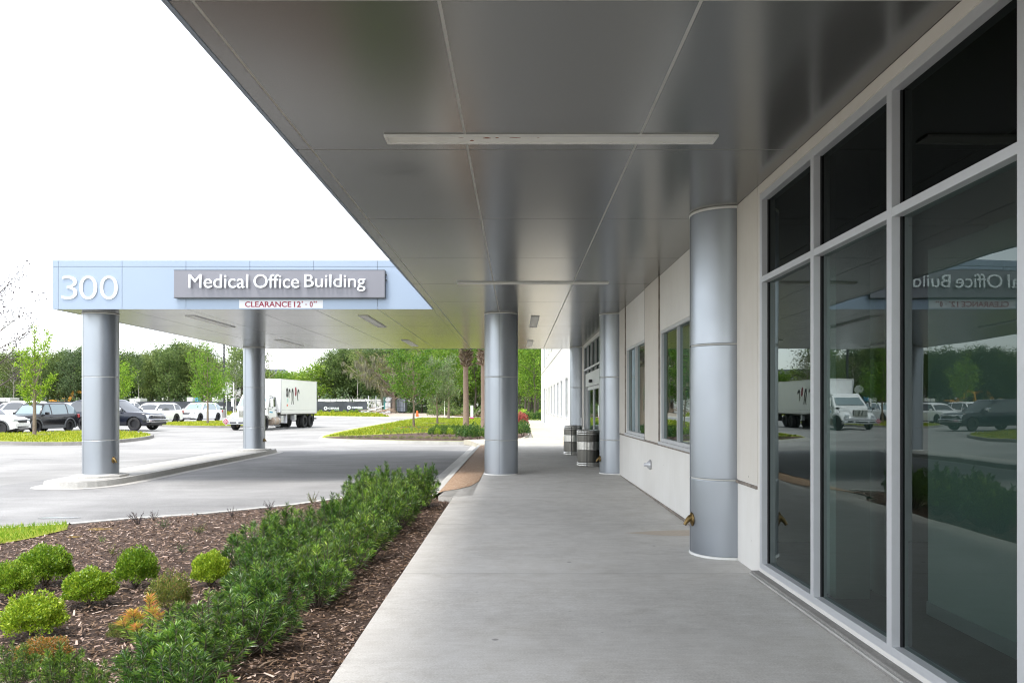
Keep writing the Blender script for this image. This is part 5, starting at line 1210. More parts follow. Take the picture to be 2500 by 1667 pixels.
def car(label, loc, heading, paint, L=4.6, W=1.85, H=1.66, wb=2.75, wr=.35, fo=.92, sc=1.0, ztop=None, roofl=None, clad=False, rim='rim', cat='car', name='parked_car', pickup_face=False, glass='car_glass', clear=.24, belt=None, group='vehicles in the car park'):
    """x forward, origin on the ground under the middle; ztop: hood/belt line, roofl: (x, z) roof line from windscreen foot to tail"""
    root = empty(name, loc, R(heading), label, cat, group); root.scale = (sc, sc, sc); xf = L / 2; xr = -L / 2; ax = (xf - fo, xf - fo - wb)
    ztop = ztop or [(xr, .62), (xr + .05, .95), (xr + .14, 1.03), (0, 1.0), (xf - 1.25, 1.02), (xf - .35, .93), (xf - .12, .84), (xf, .58)]
    roofl = roofl or [(xr + .10, 1.05), (xr + .35, H - .18), (xr + .7, H - .03), (-.2, H), (.5, H - .04), (xf - 1.25, 1.02)]
    zt = lambda x: interp(ztop, x); R_ = wr * 1.17
    def zbm(x):
        z = clear + .10 * max(0, abs(x) - (L / 2 - .35)) / .35
        for a in ax:
            d = abs(x - a)
            if d < R_: z = max(z, wr * .95 + math.sqrt(R_ * R_ - d * d))
        return min(z, zt(x) - .08)
    xs = sorted(set([round(v, 3) for v in np.linspace(xr, xf, int(L / .07))] + [a + s * R_ * c for a in ax for s in (-1, 1) for c in (.999, .97, .9, .75)]))
    def hw(x): e = max(0, abs(x) - (L / 2 - .55)) / .55; return W / 2 * (1 - .16 * e ** 2.2)
    ts = [0, .12, .35, .6, .82, .95, 1.0]; ysh = [.955, .985, 1.0, .995, .975, .945, .90]
    b = MB(); b.smooth = True; rows_ = []
    for x in xs:
        z0, z1 = zbm(x), zt(x); w = hw(x); full0 = clear; prof = []
        for t in ts: z = z0 + (z1 - z0) * t; tt = min(1, max(0, (z - full0) / (z1 - full0))) ; prof.append((interp(list(zip(ts, ysh)), tt) * w, z))
        top = [(w * .6, z1 + .025), (0, z1 + .035)]
        half = prof + top; sec = [(x, y, z) for y, z in half] + [(x, -y, z) for y, z in half[-2::-1]]; rows_.append(sec)
    n = len(rows_[0]); vs = [p for s_ in rows_ for p in s_]; fs = [(i * n + k, (i + 1) * n + k, (i + 1) * n + k + 1, i * n + k + 1) for i in range(len(rows_) - 1) for k in range(n - 1)]
    b.add(vs, fs, True); b.add(rows_[0], [tuple(range(n))], False); b.add(rows_[-1], [tuple(range(n - 1, -1, -1))], False)
    b.build('body', M[paint], root, fix=True)
    b = MB(); b.box(xr + .25, xf - .25, -W / 2 + .22, W / 2 - .22, clear - .04, .8); b.build('underbody', M['black'], root)
    # greenhouse
    x0, x1 = roofl[0][0], roofl[-1][0]; gx_ = np.linspace(x0, x1, 34); gl = MB(); rf = MB(); gl.smooth = rf.smooth = True
    def sec(x, e=0.0):
        zr = interp(roofl, x); zl = zt(x) - .01; w = hw(x) * .90; hgt = max(.0, zr - zl); wt_ = w - .30 * hgt / max(.3, H - 1.0) * .62
        pr = [(w, zl), (w - (w - wt_) * .5, zl + hgt * .55), (wt_, zl + hgt * .88), (wt_ * .90, zl + hgt * .985), (wt_ * .5, zr + .02 * min(1, hgt * 4)), (0, zr + .028 * min(1, hgt * 4))]
        return [(x, y + (e if y > 0 else 0), z + e) for y, z in pr] + [(x, -y - e, z + e) for y, z in pr[-2::-1]]
    S = [sec(x) for x in gx_]; m = len(S[0]); flat_top = H - .16
    def paint_face(i, k):
        xm = (gx_[i] + gx_[i + 1]) / 2; zr = interp(roofl, xm); kk = k if k < m // 2 else m - 2 - k
        if kk >= 3: return zr > flat_top            # roof vs screens
        if kk == 2: return True
        pill = min(abs(xm - p) for p in pillars)
        return pill < .05 or (zr < flat_top and kk >= 1 and False) or (xm < x0 + .12)
    pillars = [.35 * L / 4.6 - .25, x0 + (x1 - x0) * .30]
    for i in range(len(gx_) - 1):
        for k in range(m - 1):
            q = [S[i][k], S[i + 1][k], S[i + 1][k + 1], S[i][k + 1]]; (rf if paint_face(i, k) else gl).add(q, [(0, 1, 2, 3)], True)
    for mb_, nm_, mt_ in ((gl, 'windows', glass), (rf, 'roof', paint)):
        o = mb_.build(nm_, M[mt_], root); bm = bmesh.new(); bm.from_mesh(o.data); bmesh.ops.remove_doubles(bm, verts=bm.verts, dist=.0005); bmesh.ops.recalc_face_normals(bm, faces=bm.faces); bm.to_mesh(o.data); bm.free()
    # windscreen side pillars
    b = MB()
    for s_ in (1, -1):
        pts = [Vector(sec(x)[1 if s_ > 0 else m - 2]) * 1 for x in np.linspace(interp([(z, x) for x, z in sorted(roofl[-2:], key=lambda q: -q[0])], 99) if False else x1 - .02, roofl[-2][0], 4)]
        pts = [Vector(sec(x)[2 if s_ > 0 else m - 3]) for x in np.linspace(x1 - .02, roofl[-2][0] - .05, 5)]; b.tube(pts, .03, 6)
    b.build('windscreen_pillar', M[paint if paint != 'white_paint' else 'white_paint'], root)
    for a in ax:
        for s_ in (1, -1): wheel(root, a, s_ * (W / 2 - .12), wr, .22, s_, mat=rim)
    if clad:
        for s_ in (1, -1):
            b = MB()
            for a in ax:
                pts = [(a + math.cos(t) * (R_ + .03), s_ * (W / 2 - .005), wr * .95 + math.sin(t) * (R_ + .03)) for t in np.linspace(-.25, math.pi + .25, 15)]; b.tube(pts, .045, 6)
            b.box(ax[1] + R_, ax[0] - R_, s_ * W / 2 - .05, s_ * W / 2 + .012, clear - .02, clear + .17)
            b.build('cladding', M['cladding'], root)
    zf_ = zt(xf - .12)
    for s_ in (1, -1):
        h = MB(); hx = xf - .16; h.cbox((hx, s_ * (W / 2 - .30), zf_ - .06 if not pickup_face else zf_ - .13), (.22, .42, .12 if not pickup_face else .22)); h.build('headlight', M['lamp_lens'], root, bevel=.03)
        h = MB(); h.cbox((xr + .10, s_ * (W / 2 - .16), zt(xr + .12) - .12), (.14, .24, .22)); h.build('tail_light', M['tail_lens'], root, bevel=.03)
        h = MB(); h.cbox((x1 - .30, s_ * (W / 2 + .08), 1.06 if not pickup_face else 1.28), (.13, .22, .15 if not pickup_face else .26)); h.build('wing_mirror', M[paint if not pickup_face else 'chrome'], root, bevel=.03)
        h = MB(); 
        for dx_ in (.12, -.95): h.box(dx_, dx_ + .17, s_ * (W / 2 - .01), s_ * (W / 2 + .022), zt(0) - .16, zt(0) - .13)
        h.build('door_handle', M['chrome' if paint != 'white_paint' else 'white_paint'], root)
    g_ = MB()
    if pickup_face:
        g_.cbox((xf - .04, 0, zf_ - .22), (.10, W * .60, .34)); o = g_.build('grille', M['black'], root, bevel=.02)
        c_ = MB()
        for zz in (-.10, -.2, -.3): c_.cbox((xf + .012, 0, zf_ + zz), (.03, W * .58, .022))
        c_.cbox((xf + .01, 0, zf_ - .04), (.04, W * .82, .05)); c_.build('grille_bar', M['chrome'], o)
        c_ = MB(); c_.cbox((xf - .02, 0, .62), (.22, W * .97, .20)); c_.build('bumper', M['chrome'], root, bevel=.04)
        c_ = MB(); c_.cbox((xf - .05, 0, .44), (.22, W * .8, .14)); c_.build('lower_bumper', M['black'], root, bevel=.03)
    else:
        g_.cbox((xf - .06, 0, zf_ - .12), (.10, W * .46, .13)); o = g_.build('grille', M['black'], root, bevel=.02)
        c_ = MB(); c_.cbox((xf - .045, 0, zf_ - .055), (.10, W * .48, .018)); c_.cbox((xf - .03, 0, zf_ - .19), (.09, W * .42, .016)); c_.build('grille_bar', M['chrome'], o)
        c_ = MB(); c_.cbox((xf - .07, 0, .40), (.14, W * .62, .14)); c_.build('lower_grille', M['black'], root, bevel=.02)
        c_ = MB(); c_.cbox((xf - .03, 0, .27), (.10, W * .5, .035)); c_.build('bumper_trim', M['chrome'], root)
    return root
def veh(px, y): x = (px - 1263) / F * y; return x
def big(xf): return [(-xf, .75), (-xf + .05, 1.08), (-xf + .12, 1.16), (0, 1.14), (xf - 1.7, 1.16), (xf - .5, 1.10), (xf - .1, 1.0), (xf, .80)]
x = -28.55; car('black compact SUV with grey wheel-arch cladding behind the slender island tree', (x, 47.6, gz(x, 47.6)), -98, 'black_paint', L=4.4, W=1.82, H=1.64, wb=2.62, wr=.345, fo=.86, sc=1.06, clad=True, glass='car_glass_sky')
car('large dark navy SUV with chrome bumper and grille, half hidden by the number 300 column', (-26.2, 52.0, gz(-26.2, 52)), -9, 'navy_paint', L=5.75, W=2.04, H=1.93, wb=3.4, wr=.42, fo=.98, sc=1.04, pickup_face=True, name='large_suv', glass='car_glass',
    ztop=big(2.875), roofl=[(-2.72, 1.18), (-2.55, 1.72), (-2.2, 1.88), (-.6, 1.93), (.25, 1.90), (1.28, 1.17)], clear=.34)
car('white SUV with a dark wheel arch, cut off by the left edge of the photo', (-29.45, 43.6, gz(-29, 43.6)), 4, 'white_paint', L=4.6, wb=2.7, fo=.72, clad=True)
car('lone white SUV behind the leaning tree, front grille and both side wheels in view', (-31.1, 78, gz(-31, 78)), -99, 'white_paint', L=4.65, W=1.89, H=1.64, wb=2.87, wr=.365, fo=.85, sc=1.12, glass='car_glass_sky')
car('white car between the navy SUV and the lone white SUV, half hidden', (-31.6, 69.5, gz(-31, 69.5)), -100, 'white_paint', L=4.9, W=1.9, H=1.60, wb=2.9, wr=.365, fo=.9, sc=1.12)
car('white car in the second row behind the navy SUV hood', (-36.5, 72.5, gz(-36, 72.5)), -97, 'white_paint', L=4.8, W=1.88, H=1.66, sc=1.12)
car('white estate car at the far left behind the black SUV', (-39.2, 63, gz(-39, 63)), -96, 'white_paint', L=4.7, H=1.7, sc=1.1)
car('pale parked car at the far left edge in the back row', (-44.2, 70, gz(-44, 70)), -96, 'white_paint', L=4.7, H=1.62, sc=1.1)
car('silver parked car in the back row above the roof of the black SUV', (-40.8, 73, gz(-41, 73)), -97, 'alu', L=4.6, H=1.6, sc=1.1)

# box truck: x forward
tk = empty('box_truck', (-18.12 + .10, 59.05, gz(-18, 58)), R(-96.3), 'white box truck with black-haired figures printed on its side, parked behind the island column', 'truck')
def tb(mb, name, mat, parent=None, **k): return mb.build(name, mat if isinstance(mat, list) else M[mat], parent or tk, **k)
XB0, XB1 = -5.35, 1.75; HW = 1.25; ZB0, ZB1 = 1.20, 3.60
b = MB(); b.box(XB0, XB1, -HW, HW, ZB0, ZB1); cargo = tb(b, 'cargo_box', 'white_paint', bevel=.03)
b = MB()
for s_ in (1, -1):
    b.box(XB0, XB1, s_ * HW - .02, s_ * HW + .02, ZB0 - .10, ZB0 + .05); b.box(XB0 + .02, XB1, s_ * HW - .03, s_ * HW + .014, ZB1 - .03, ZB1 + .03)
b.box(XB1 - .02, XB1 + .02, -HW, HW, ZB1 - .06, ZB1 + .03); tb(b, 'rail', 'white_wall', cargo)
b = MB()
for s_ in (1, -1):
    b.box(XB1 - .06, XB1 + .03, s_ * HW - .05, s_ * HW + .02, ZB0, ZB1)
    b.box(XB0 - .03, XB0 + .10, s_ * HW - .05, s_ * HW + .02, ZB0 - .1, ZB1 + .02)
tb(b, 'corner_post', 'alu', cargo)
b = MB()
for k_ in range(34):
    xx = XB0 + .15 + k_ * .208; b.box(xx, xx + .055, HW + .001, HW + .005, ZB0 + .16, ZB0 + .20); b.box(xx, xx + .055, -HW - .005, -HW - .001, ZB0 + .16, ZB0 + .20)
tb(b, 'rivet_row', 'cladding', cargo)
# printed figures: long dark hair shapes around blank faces (flat print on the side panel, left side = +y)
def hair(cx, cz, w, h, style, mat, name):
    b = MB(); th = .045; pts = []
    arc = [(cx + w * math.cos(a), cz + h * .35 * math.sin(a)) for a in np.linspace(math.pi, 0, 9)]
    if style == 'long': pts = [(cx - w * 1.5, cz - h * .75), (cx - w * .8, cz - h * .45)] + arc + [(cx + w * .8, cz - h * .45), (cx + w * 1.5, cz - h * .75)]
    elif style == 'bob': pts = [(cx - w * .95, cz - h * .3)] + arc + [(cx + w * .95, cz - h * .3)]
    elif style == 'side': pts = arc + [(cx + w * 1.1, cz - h * .5), (cx + w * .6, cz - h * .7)]
    else: pts = [(cx + w * math.cos(a), cz - h * .1 + h * .45 * math.sin(a)) for a in np.linspace(0, 2 * math.pi, 15)]
    b.tube([(p[0], HW + .003, p[1]) for p in pts], [.05 + .045 * math.sin(math.pi * i / (len(pts) - 1)) for i in range(len(pts))], 4)
    o = tb(b, name, mat, cargo); o.scale = (1, .02, 1); o.location = (0, (HW + .004) * .98, 0); return o
for (u, cz, w, h, stl, mt) in ((.155, 2.72, .13, .62, 'loop', 'black'), (.22, 2.66, .11, .55, 'side', 'black'), (.30, 2.55, .12, 1.0, 'long', 'black'), (.385, 2.82, .09, .62, 'loop', 'sign_red'), (.46, 2.60, .14, .75, 'side', 'black')):
    hair(XB1 - u * (XB1 - XB0), cz, w, h, stl, mt, 'printed_figure')
b = MB()
for (u, z0, z1, w) in ((.17, 1.95, 2.25, .12), (.10, 2.1, 2.6, .015), (.47, 2.05, 2.2, .02)): xx = XB1 - u * (XB1 - XB0); b.box(xx - w, xx + w, HW + .001, HW + .004, z0, z1)
tb(b, 'printed_clothing', 'aqua', cargo)
b = MB(); xx = XB1 - .16 * 7.1; b.box(xx - .1, xx + .1, HW + .001, HW + .004, 1.66, 1.80); tb(b, 'printed_patch', 'orange', cargo)
# cab and hood
b = MB()
prof = [(1.92, .75), (1.92, 2.36), (2.05, 2.50), (3.05, 2.52), (3.22, 2.42), (3.72, 1.66), (3.80, 1.55), (3.80, .75)]
vs = []; 
for (xx, zz) in prof: vs += [(xx, -1.08 + (.10 if zz > 1.7 else 0), zz), (xx, 1.08 - (.10 if zz > 1.7 else 0), zz)]
n = len(prof); b.add(vs, [(2 * i, 2 * i + 1, 2 * ((i + 1) % n) + 1, 2 * ((i + 1) % n)) for i in range(n)] + [tuple(2 * i for i in range(n)), tuple(2 * i + 1 for i in range(n - 1, -1, -1))], False)
cab = tb(b, 'cab', 'white_paint', bevel=.04, fix=True)
b = MB(); b.add([(3.20, -.86, 2.38), (3.20, .86, 2.38), (3.735, .92, 1.70), (3.735, -.92, 1.70)], [(0, 1, 2, 3)]); o = tb(b, 'windscreen', 'car_glass_sky', cab); o.location = (.018, 0, .012)
b = MB()
for s_ in (1, -1):
    y_ = s_ * 1.0
    b.add([(2.15, y_, 1.62), (2.15, y_, 2.30), (3.02, y_, 2.30), (3.42, y_ * 1.03, 1.62)], [(0, 1, 2, 3)] if s_ < 0 else [(3, 2, 1, 0)])
o = tb(b, 'side_window', 'car_glass', cab); o.scale = (1, 1.055, 1)
b = MB()
for s_ in (1, -1):
    for (xa, xb_, za, zb_2) in ((2.08, 2.11, .82, 2.36), (3.50, 3.53, .82, 1.60), (2.11, 3.50, .80, .83)): b.box(xa, xb_, s_ * 1.085 - .006, s_ * 1.085 + .006, za, zb_2)
    b.box(2.2, 2.42, s_ * 1.085 - .006, s_ * 1.085 + .03, 1.36, 1.41); b.box(2.75, 2.78, s_ * 1.06 - .006, s_ * 1.06 + .01, 1.62, 2.3)
tb(b, 'door', 'cladding', cab)
b = MB(); b.poly([(3.35, 1.088, 1.22), (2.85, 1.088, 1.18), (2.78, 1.088, 1.30), (2.95, 1.088, 1.27), (3.3, 1.088, 1.32)][::-1]); o = tb(b, 'door_logo', 'skyblue', cab)
b = MB(); hp = [(3.78, 1.62, .93), (4.3, 1.50, .74), (4.75, 1.34, .62), (4.86, 1.18, .56)]
vs = []; m_ = 7
for (xx, zz, w) in hp:
    for k_ in range(m_): a = math.pi * k_ / (m_ - 1); vs.append((xx, w * math.cos(a) * (1.0 if .2 < a < 2.9 else 1), .80 + (zz - .80) * (math.sin(a) ** .45 if 0 < k_ < m_ - 1 else 0)))
b.add(vs, [(i * m_ + k_, (i + 1) * m_ + k_, (i + 1) * m_ + k_ + 1, i * m_ + k_ + 1) for i in range(3) for k_ in range(m_ - 1)], True); b.add(vs[-m_:], [tuple(range(m_))], False)
tb(b, 'hood', 'white_paint', fix=True)
for s_ in (1, -1):
    b = MB(); xs_ = np.linspace(3.42, 4.95, 12); vs = []
    for xx in xs_:
        t_ = (xx - 4.1) / .75; zo = .62 + .55 * max(0, 1 - t_ * t_) ** .5 + .06; vs += [(xx, s_ * .55, zo + .03), (xx, s_ * 1.14, zo), (xx, s_ * 1.20, zo - .09), (xx, s_ * 1.20, max(.66, zo - .20))]
    b.add(vs, [(i * 4 + k_, (i + 1) * 4 + k_, (i + 1) * 4 + k_ + 1, i * 4 + k_ + 1) for i in range(11) for k_ in range(3)], True); b.add(vs[-4:], [(0, 1, 2, 3)], False); tb(b, 'fender', 'white_paint', fix=True)
    b = MB(); b.cbox((4.90, s_ * .92, .93), (.12, .34, .20)); tb(b, 'headlight', 'lamp_lens', bevel=.04)
    b = MB(); b.box(3.55, 3.75, s_ * 1.42 - .10, s_ * 1.42 + .10, 1.62, 2.22); o = tb(b, 'mirror', 'chrome', bevel=.03)
    b = MB(); b.tube([(3.5, s_ * 1.05, 2.42), (3.65, s_ * 1.42, 2.35), (3.65, s_ * 1.42, 1.5), (3.5, s_ * 1.06, 1.42)], .018, 6); b.build('mirror_arm', M['black'], o)
    b = MB(); b.tube([(4.35, s_ * 1.02, 1.12), (4.4, s_ * 1.2, 1.42)], .015, 6); b.lathe([(.0, -.1), (.10, -.06), (.10, .04), (0, .06)], c=(4.4, s_ * 1.22, 1.5), seg=12); tb(b, 'hood_mirror', 'black')
b = MB(); b.box(4.84, 4.92, -.42, .42, .92, 1.36); gr = tb(b, 'grille', 'black', bevel=.03)
b = MB()
for k_ in range(13): b.box(4.92, 4.945, -.40 + k_ * .0625, -.385 + k_ * .0625 + .012, .94, 1.34)
b.box(4.90, 4.95, -.44, .44, 1.345, 1.38); b.box(4.90, 4.95, -.44, .44, .90, .935); tb(b, 'grille_bar', 'chrome', gr)
b = MB(); b.box(4.82, 5.08, -1.2, 1.2, .42, .66); b.box(4.80, 5.02, -1.14, 1.14, .68, .80); bp = tb(b, 'bumper', 'alu', bevel=.05)
b = MB()
for (ya, yb2) in ((-.95, -.50), (.50, .95), (-.36, .36)): b.box(5.06, 5.09, ya, yb2, .50, .60)
tb(b, 'bumper_vent', 'black', bp)
b = MB(); b.cbox((5.12, -1.22, .62), (.02, .36, .36), Matrix.Rotation(R(45), 3, 'X')); pl = tb(b, 'hazard_placard', 'sign_white')
b = MB(); b.cbox((5.135, -1.22, .62), (.012, .31, .31), Matrix.Rotation(R(45), 3, 'X')); tb(b, 'placard_face', 'sign_red', pl)
b = MB(); b.lathe([(.035, 0), (.0, .004)], c=(0, 0, 0), seg=10, M4=Matrix.Translation((5.142, -1.22, .73)) @ Matrix.Rotation(R(90), 4, 'Y')); b.box(5.142, 5.146, -1.36, -1.08, .60, .64); b.box(5.142, 5.146, -1.235, -1.205, .47, .52); tb(b, 'placard_symbol', 'sign_white', pl)
b = MB(); b.box(XB0 + .05, 4.7, -.45, -.28, .72, 1.0); b.box(XB0 + .05, 4.7, .28, .45, .72, 1.0); b.box(XB0, XB1, -1.1, 1.1, 1.0, 1.095); b.box(2.0, 4.6, -.5, .5, .5, .95); tb(b, 'chassis', 'steel')
b = MB(); m4 = Matrix.Translation((2.35, .98, .62)) @ Matrix.Rotation(R(90), 4, 'Y'); b.lathe([(0, -.62), (.28, -.60), (.29, -.56), (.29, .56), (.28, .60), (0, .62)], seg=24, M4=m4, cap=False); fuel = tb(b, 'fuel_tank', 'rusty_rim')
b = MB()
for q in (-.35, .35): b.lathe([(.30, q - .03), (.30, q + .03)], seg=24, M4=m4, cap=False)
b.box(1.8, 2.95, .95, 1.24, .26, .30); tb(b, 'tank_strap', 'alu', fuel)
b = MB(); b.box(1.10, 1.55, .80, 1.18, .48, .98); tb(b, 'step_box', 'alu', bevel=.02); b = MB(); b.box(-1.3, -.95, .85, 1.18, .62, 1.05); tb(b, 'step_box', 'alu', bevel=.02)
b = MB(); b.box(.42, .50, .60, 1.16, .42, 1.1); b.box(.42, .50, -1.16, -.60, .42, 1.1); fl = tb(b, 'mud_flap', 'sign_white')
b = MB(); b.box(.41, .416, .95, 1.1, .6, .95); b.box(.504, .51, .64, .82, .60, .95); tb(b, 'flap_print', 'skyblue', fl)
b = MB(); b.box(XB0 - .12, XB0 - .04, -1.15, 1.15, ZB0, ZB1 - .1); b.box(XB0 - .35, XB0 - .05, -1.1, 1.1, .62, .72); b.box(XB0 + .02, XB0 + .10, .95, 1.05, .45, 1.1); b.box(XB0 + .02, XB0 + .10, -1.05, -.95, .45, 1.1); b.box(XB0 + .02, XB0 + .08, -1.0, 1.0, .45, .52); tb(b, 'lift_gate', 'steel')
for s_ in (1, -1): wheel(tk, 4.10, s_ * 1.02, .50, .28, s_, rimr=.58, mat='rusty_rim', spokes=8, steel=True)
for xx in (-3.05, -4.35):
    for s_ in (1, -1):
        wheel(tk, xx, s_ * 1.05, .50, .26, s_, rimr=.58, mat='rusty_rim', spokes=8, steel=True)
        b = MB(); b.lathe([(.3, -.13), (.47, -.13), (.5, -.08), (.5, .08), (.47, .13), (.3, .13)], seg=28, M4=Matrix.Translation((xx, s_ * .74, .5)) @ Matrix.Rotation(R(90), 4, 'X')); tb(b, 'inner_tyre', 'tyre')

# ------------------------------------------------------------------ lamp post, signs, bollard
x = (547 - 1263) / F * 100; z0 = gz(x, 100)
t = empty('lamp_post', (x, 100, z0), 0, 'tall black lamp post on a concrete base left of the truck', 'lamp post')
b = MB(); b.lathe([(.30, 0), (.30, .95), (.27, 1.0), (0, 1.0)], seg=20); b.build('concrete_base', M['kerb_old'], t)
b = MB(); b.box(-.085, .085, -.085, .085, 1.0, 10.2); b.box(-.2, .2, -.2, .2, 1.0, 1.06); b.build('pole', M['black'], t)
b = MB(); b.box(-.9, .9, -.05, .05, 10.0, 10.1); b.box(-1.4, -.7, -.2, .2, 9.9, 10.05); b.box(.7, 1.4, -.2, .2, 9.9, 10.05); b.build('lamp_head', M['black'], t, bevel=.02)
x = (553 - 1263) / F * 74; t = empty('stop_sign', (x, 74, gz(x, 74)), R(200), 'grey back of an octagonal road sign on a thin post left of the truck', 'road sign')
b = MB(); m4 = Matrix.Translation((0, .03, 3.05)) @ Matrix.Rotation(R(90), 4, 'X') @ Matrix.Rotation(R(22.5), 4, 'Z'); b.lathe([(.41, -.008), (.41, .008)], seg=8, M4=m4, smooth=False); b.build('sign_plate', M['alu'], t)
b = MB(); b.box(-.03, .03, -.02, .02, 0, 3.3); b.build('post', M['alu'], t)
x = (1085.5 - 1263) / F * 104; b = MB(); b.lathe([(.05, 0), (.05, 2.2), (.03, 2.25), (0, 2.26)], seg=10); o = b.build('white_marker_post', M['white_wall']); o.location = (x, 104, -1.62); tag(o, 'thin white marker post on the garden lawn left of the palm', 'post')
x = (1152 - 1263) / F * 96; t = empty('banner_sign', (x, 96, -1.60), 0, 'narrow white upright sign with a magenta foot on the lawn beside the palm', 'sign')
b = MB(); b.box(-.16, .16, -.03, .03, .22, 1.62); b.build('panel', M['sign_white'], t, bevel=.01)
b = MB(); b.box(-.22, .22, -.08, .08, .0, .22); b.build('foot', M['magenta'], t, bevel=.02)
b = MB(); b.lathe([(.13, 0), (.13, 1.05), (.10, 1.13), (0, 1.16)], seg=16); o = b.build('bollard', M['yellow_post']); o.location = ((1329 - 1263) / F * 82, 82, -1.62); tag(o, 'yellow bollard at the far end of the sunlit paving', 'bollard')
b = MB(); b.lathe([(.20, 0), (.20, .2), (.22, .22), (.19, .24), (.17, .5), (.19, .52), (.14, .54), (.13, .8), (0, .82)], seg=16); o = b.build('traffic_drum', M['orange']); o.location = ((1018.5 - 1263) / F * 112, 112, gz(-14, 112) + .1); tag(o, 'orange traffic drum in the rough grass behind the garden lawn', 'traffic drum')

# ------------------------------------------------------------------ construction site
FY = 119.5; xL, xR = -92.0, (1291 / 10.226 + 770 - 1263) / F * FY; zT = .62; zB = gz(-40, FY) + .02
t = empty('site_fence', (xL, FY, zB), 0, 'long black-screened construction fence with white flower logos reading CERRIS', 'fence'); hF = zT - zB
r = random.Random(3); b = MB(); nx = 150; vs = []
for i in range(nx + 1):
    xx = (xR - xL) * i / nx
    for j in range(4): vs.append((xx, .05 * math.sin(i * 1.7 + j) + r.uniform(-.03, .03), .05 + (hF - .08) * j / 3 + (.03 * math.sin(i * .9) if j == 3 else 0)))
b.add(vs, [(i * 4 + j, (i + 1) * 4 + j, (i + 1) * 4 + j + 1, i * 4 + j + 1) for i in range(nx) for j in range(3)], True); b.build('screen', M['screen'], t)
posts = MB(); xx = 0
while xx < xR - xL + .1: posts.tube([(xx, .08, -.1), (xx, .08, hF + .05)], .03, 6); xx += 3.05
posts.tube([(0, .08, hF), (xR - xL, .08, hF)], .02, 6); posts.build('post', M['steel'], t)
for (tx0, tx1, fx, zc_) in ((859, 885.5, 852.4, 994.6), (802, 828.5, 795.6, 996.4), (531, 552, 524.5, 993.8), (588, 612, 581, 994)):
    X0 = (tx0 - 1263) / F * FY - xL; X1 = (tx1 - 1263) / F * FY - xL; zc2 = (990 - zc_) / F * FY - zB
    o = text_mesh('logo_text', 'CERRIS', M['letter_white'], width=X1 - X0, height=.27, depth=.01, weight=.03, parent=t); o.location = (X0, -.13, zc2 - .13)
    b = MB(); cxx = (fx - 1263) / F * FY - xL
    for k_ in range(8):
        a = k_ * math.pi / 4 + .2; d = Vector((math.cos(a), 0, math.sin(a))); q = Vector((-d.z, 0, d.x)); vs = [d * .12 - q * .075, d * .12 + q * .075, d * .27 + q * .09, d * .27 - q * .09]
        b.add([(cxx + v.x, -.135, zc2 + v.z) for v in vs], [(0, 1, 2, 3)]); b.add([(cxx + v.x, -.125, zc2 + v.z) for v in vs], [(3, 2, 1, 0)])
    b.build('logo_flower', M['letter_white'], t)
    b = MB(); b.box(X0 + (X1 - X0) * .55, X1, -.135, -.125, zc2 - .30, zc2 - .22); b.build('logo_strap', M['logo_green'], t)
# low plants at the fence foot
for i, px in enumerate((783, 812, 827, 841, 858, 870)): put_bush('gs', ((px - 1263) / F * 118.6, 118.6, gz(-25, 118.6)), rnd.uniform(.5, .9), rnd.uniform(.3, .6), 'small weed clump at the foot of the black site fence', 'weeds along the site fence', 'plant')
def sitebox(name, px0, px1, zt_px, zb_px, y, mat, label, cat, seams=0, depth=2.5, smat='joint_dark'):
    x0, x1 = (px0 - 1263) / F * y, (px1 - 1263) / F * y; zt_, zb2 = (990 - zt_px) / F * y, gz((x0 + x1) / 2, y)
    t = empty(name, ((x0 + x1) / 2, y, zb2), 0, label, cat); w = (x1 - x0) / 2; b = MB(); b.box(-w, w, 0, depth, .3, zt_ - zb2); b.build('body', M[mat], t, bevel=.04)
    b = MB()
    for k_ in range(1, seams): xx = -w + 2 * w * k_ / seams; b.box(xx - .03, xx + .03, -.012, .01, .3, zt_ - zb2 - .05)
    b.box(-w + .3, -w + .6, .2, depth - .2, 0, .3); b.box(w - .6, w - .3, .2, depth - .2, 0, .3)
    b.build('frame', M[smat], t); return t
sitebox('site_trailer', 776, 852, 974.4, 1000, 131, 'white_wall', 'long white site trailer showing over the fence beside the rear of the truck', 'trailer', 5)
sitebox('site_trailer', 853, 932, 974.6, 1000, 132, 'white_wall', 'second long white site trailer, running past the end of the black fence', 'trailer', 6)
sitebox('storage_container', 968, 989, 974, 1000, 127, 'grey_paint', 'blue-grey storage unit left of the big oak trunk', 'container', 4)
sitebox('portable_toilet', 936.5, 941.5, 963, 1000, 128, 'teal', 'teal portable toilet standing above the white tanks', 'toilet cabin', 0, 1.1)
sitebox('site_office', -20, 24, 971, 1000, 128, 'white_wall', 'low white unit over the fence at the far left', 'container', 4)
sitebox('blue_cabin', 476, 484, 969.5, 1000, 128, 'blue', 'small bright blue cabin over the fence behind the white SUV', 'cabin', 0, 1.2)
sitebox('white_van_body', 316, 342, 972.5, 1000, 128, 'white_wall', 'flat white vehicle roof over the fence right of the number 300 column', 'van', 2)
sitebox('white_van_body', 456, 470, 969.8, 1000, 129, 'white_wall', 'rounded white van roof over the fence left of the blue cabin', 'van', 0)
sitebox('white_van_body', 517, 532, 970, 1000, 129, 'white_wall', 'white van roof behind the leaning tree', 'van', 0)
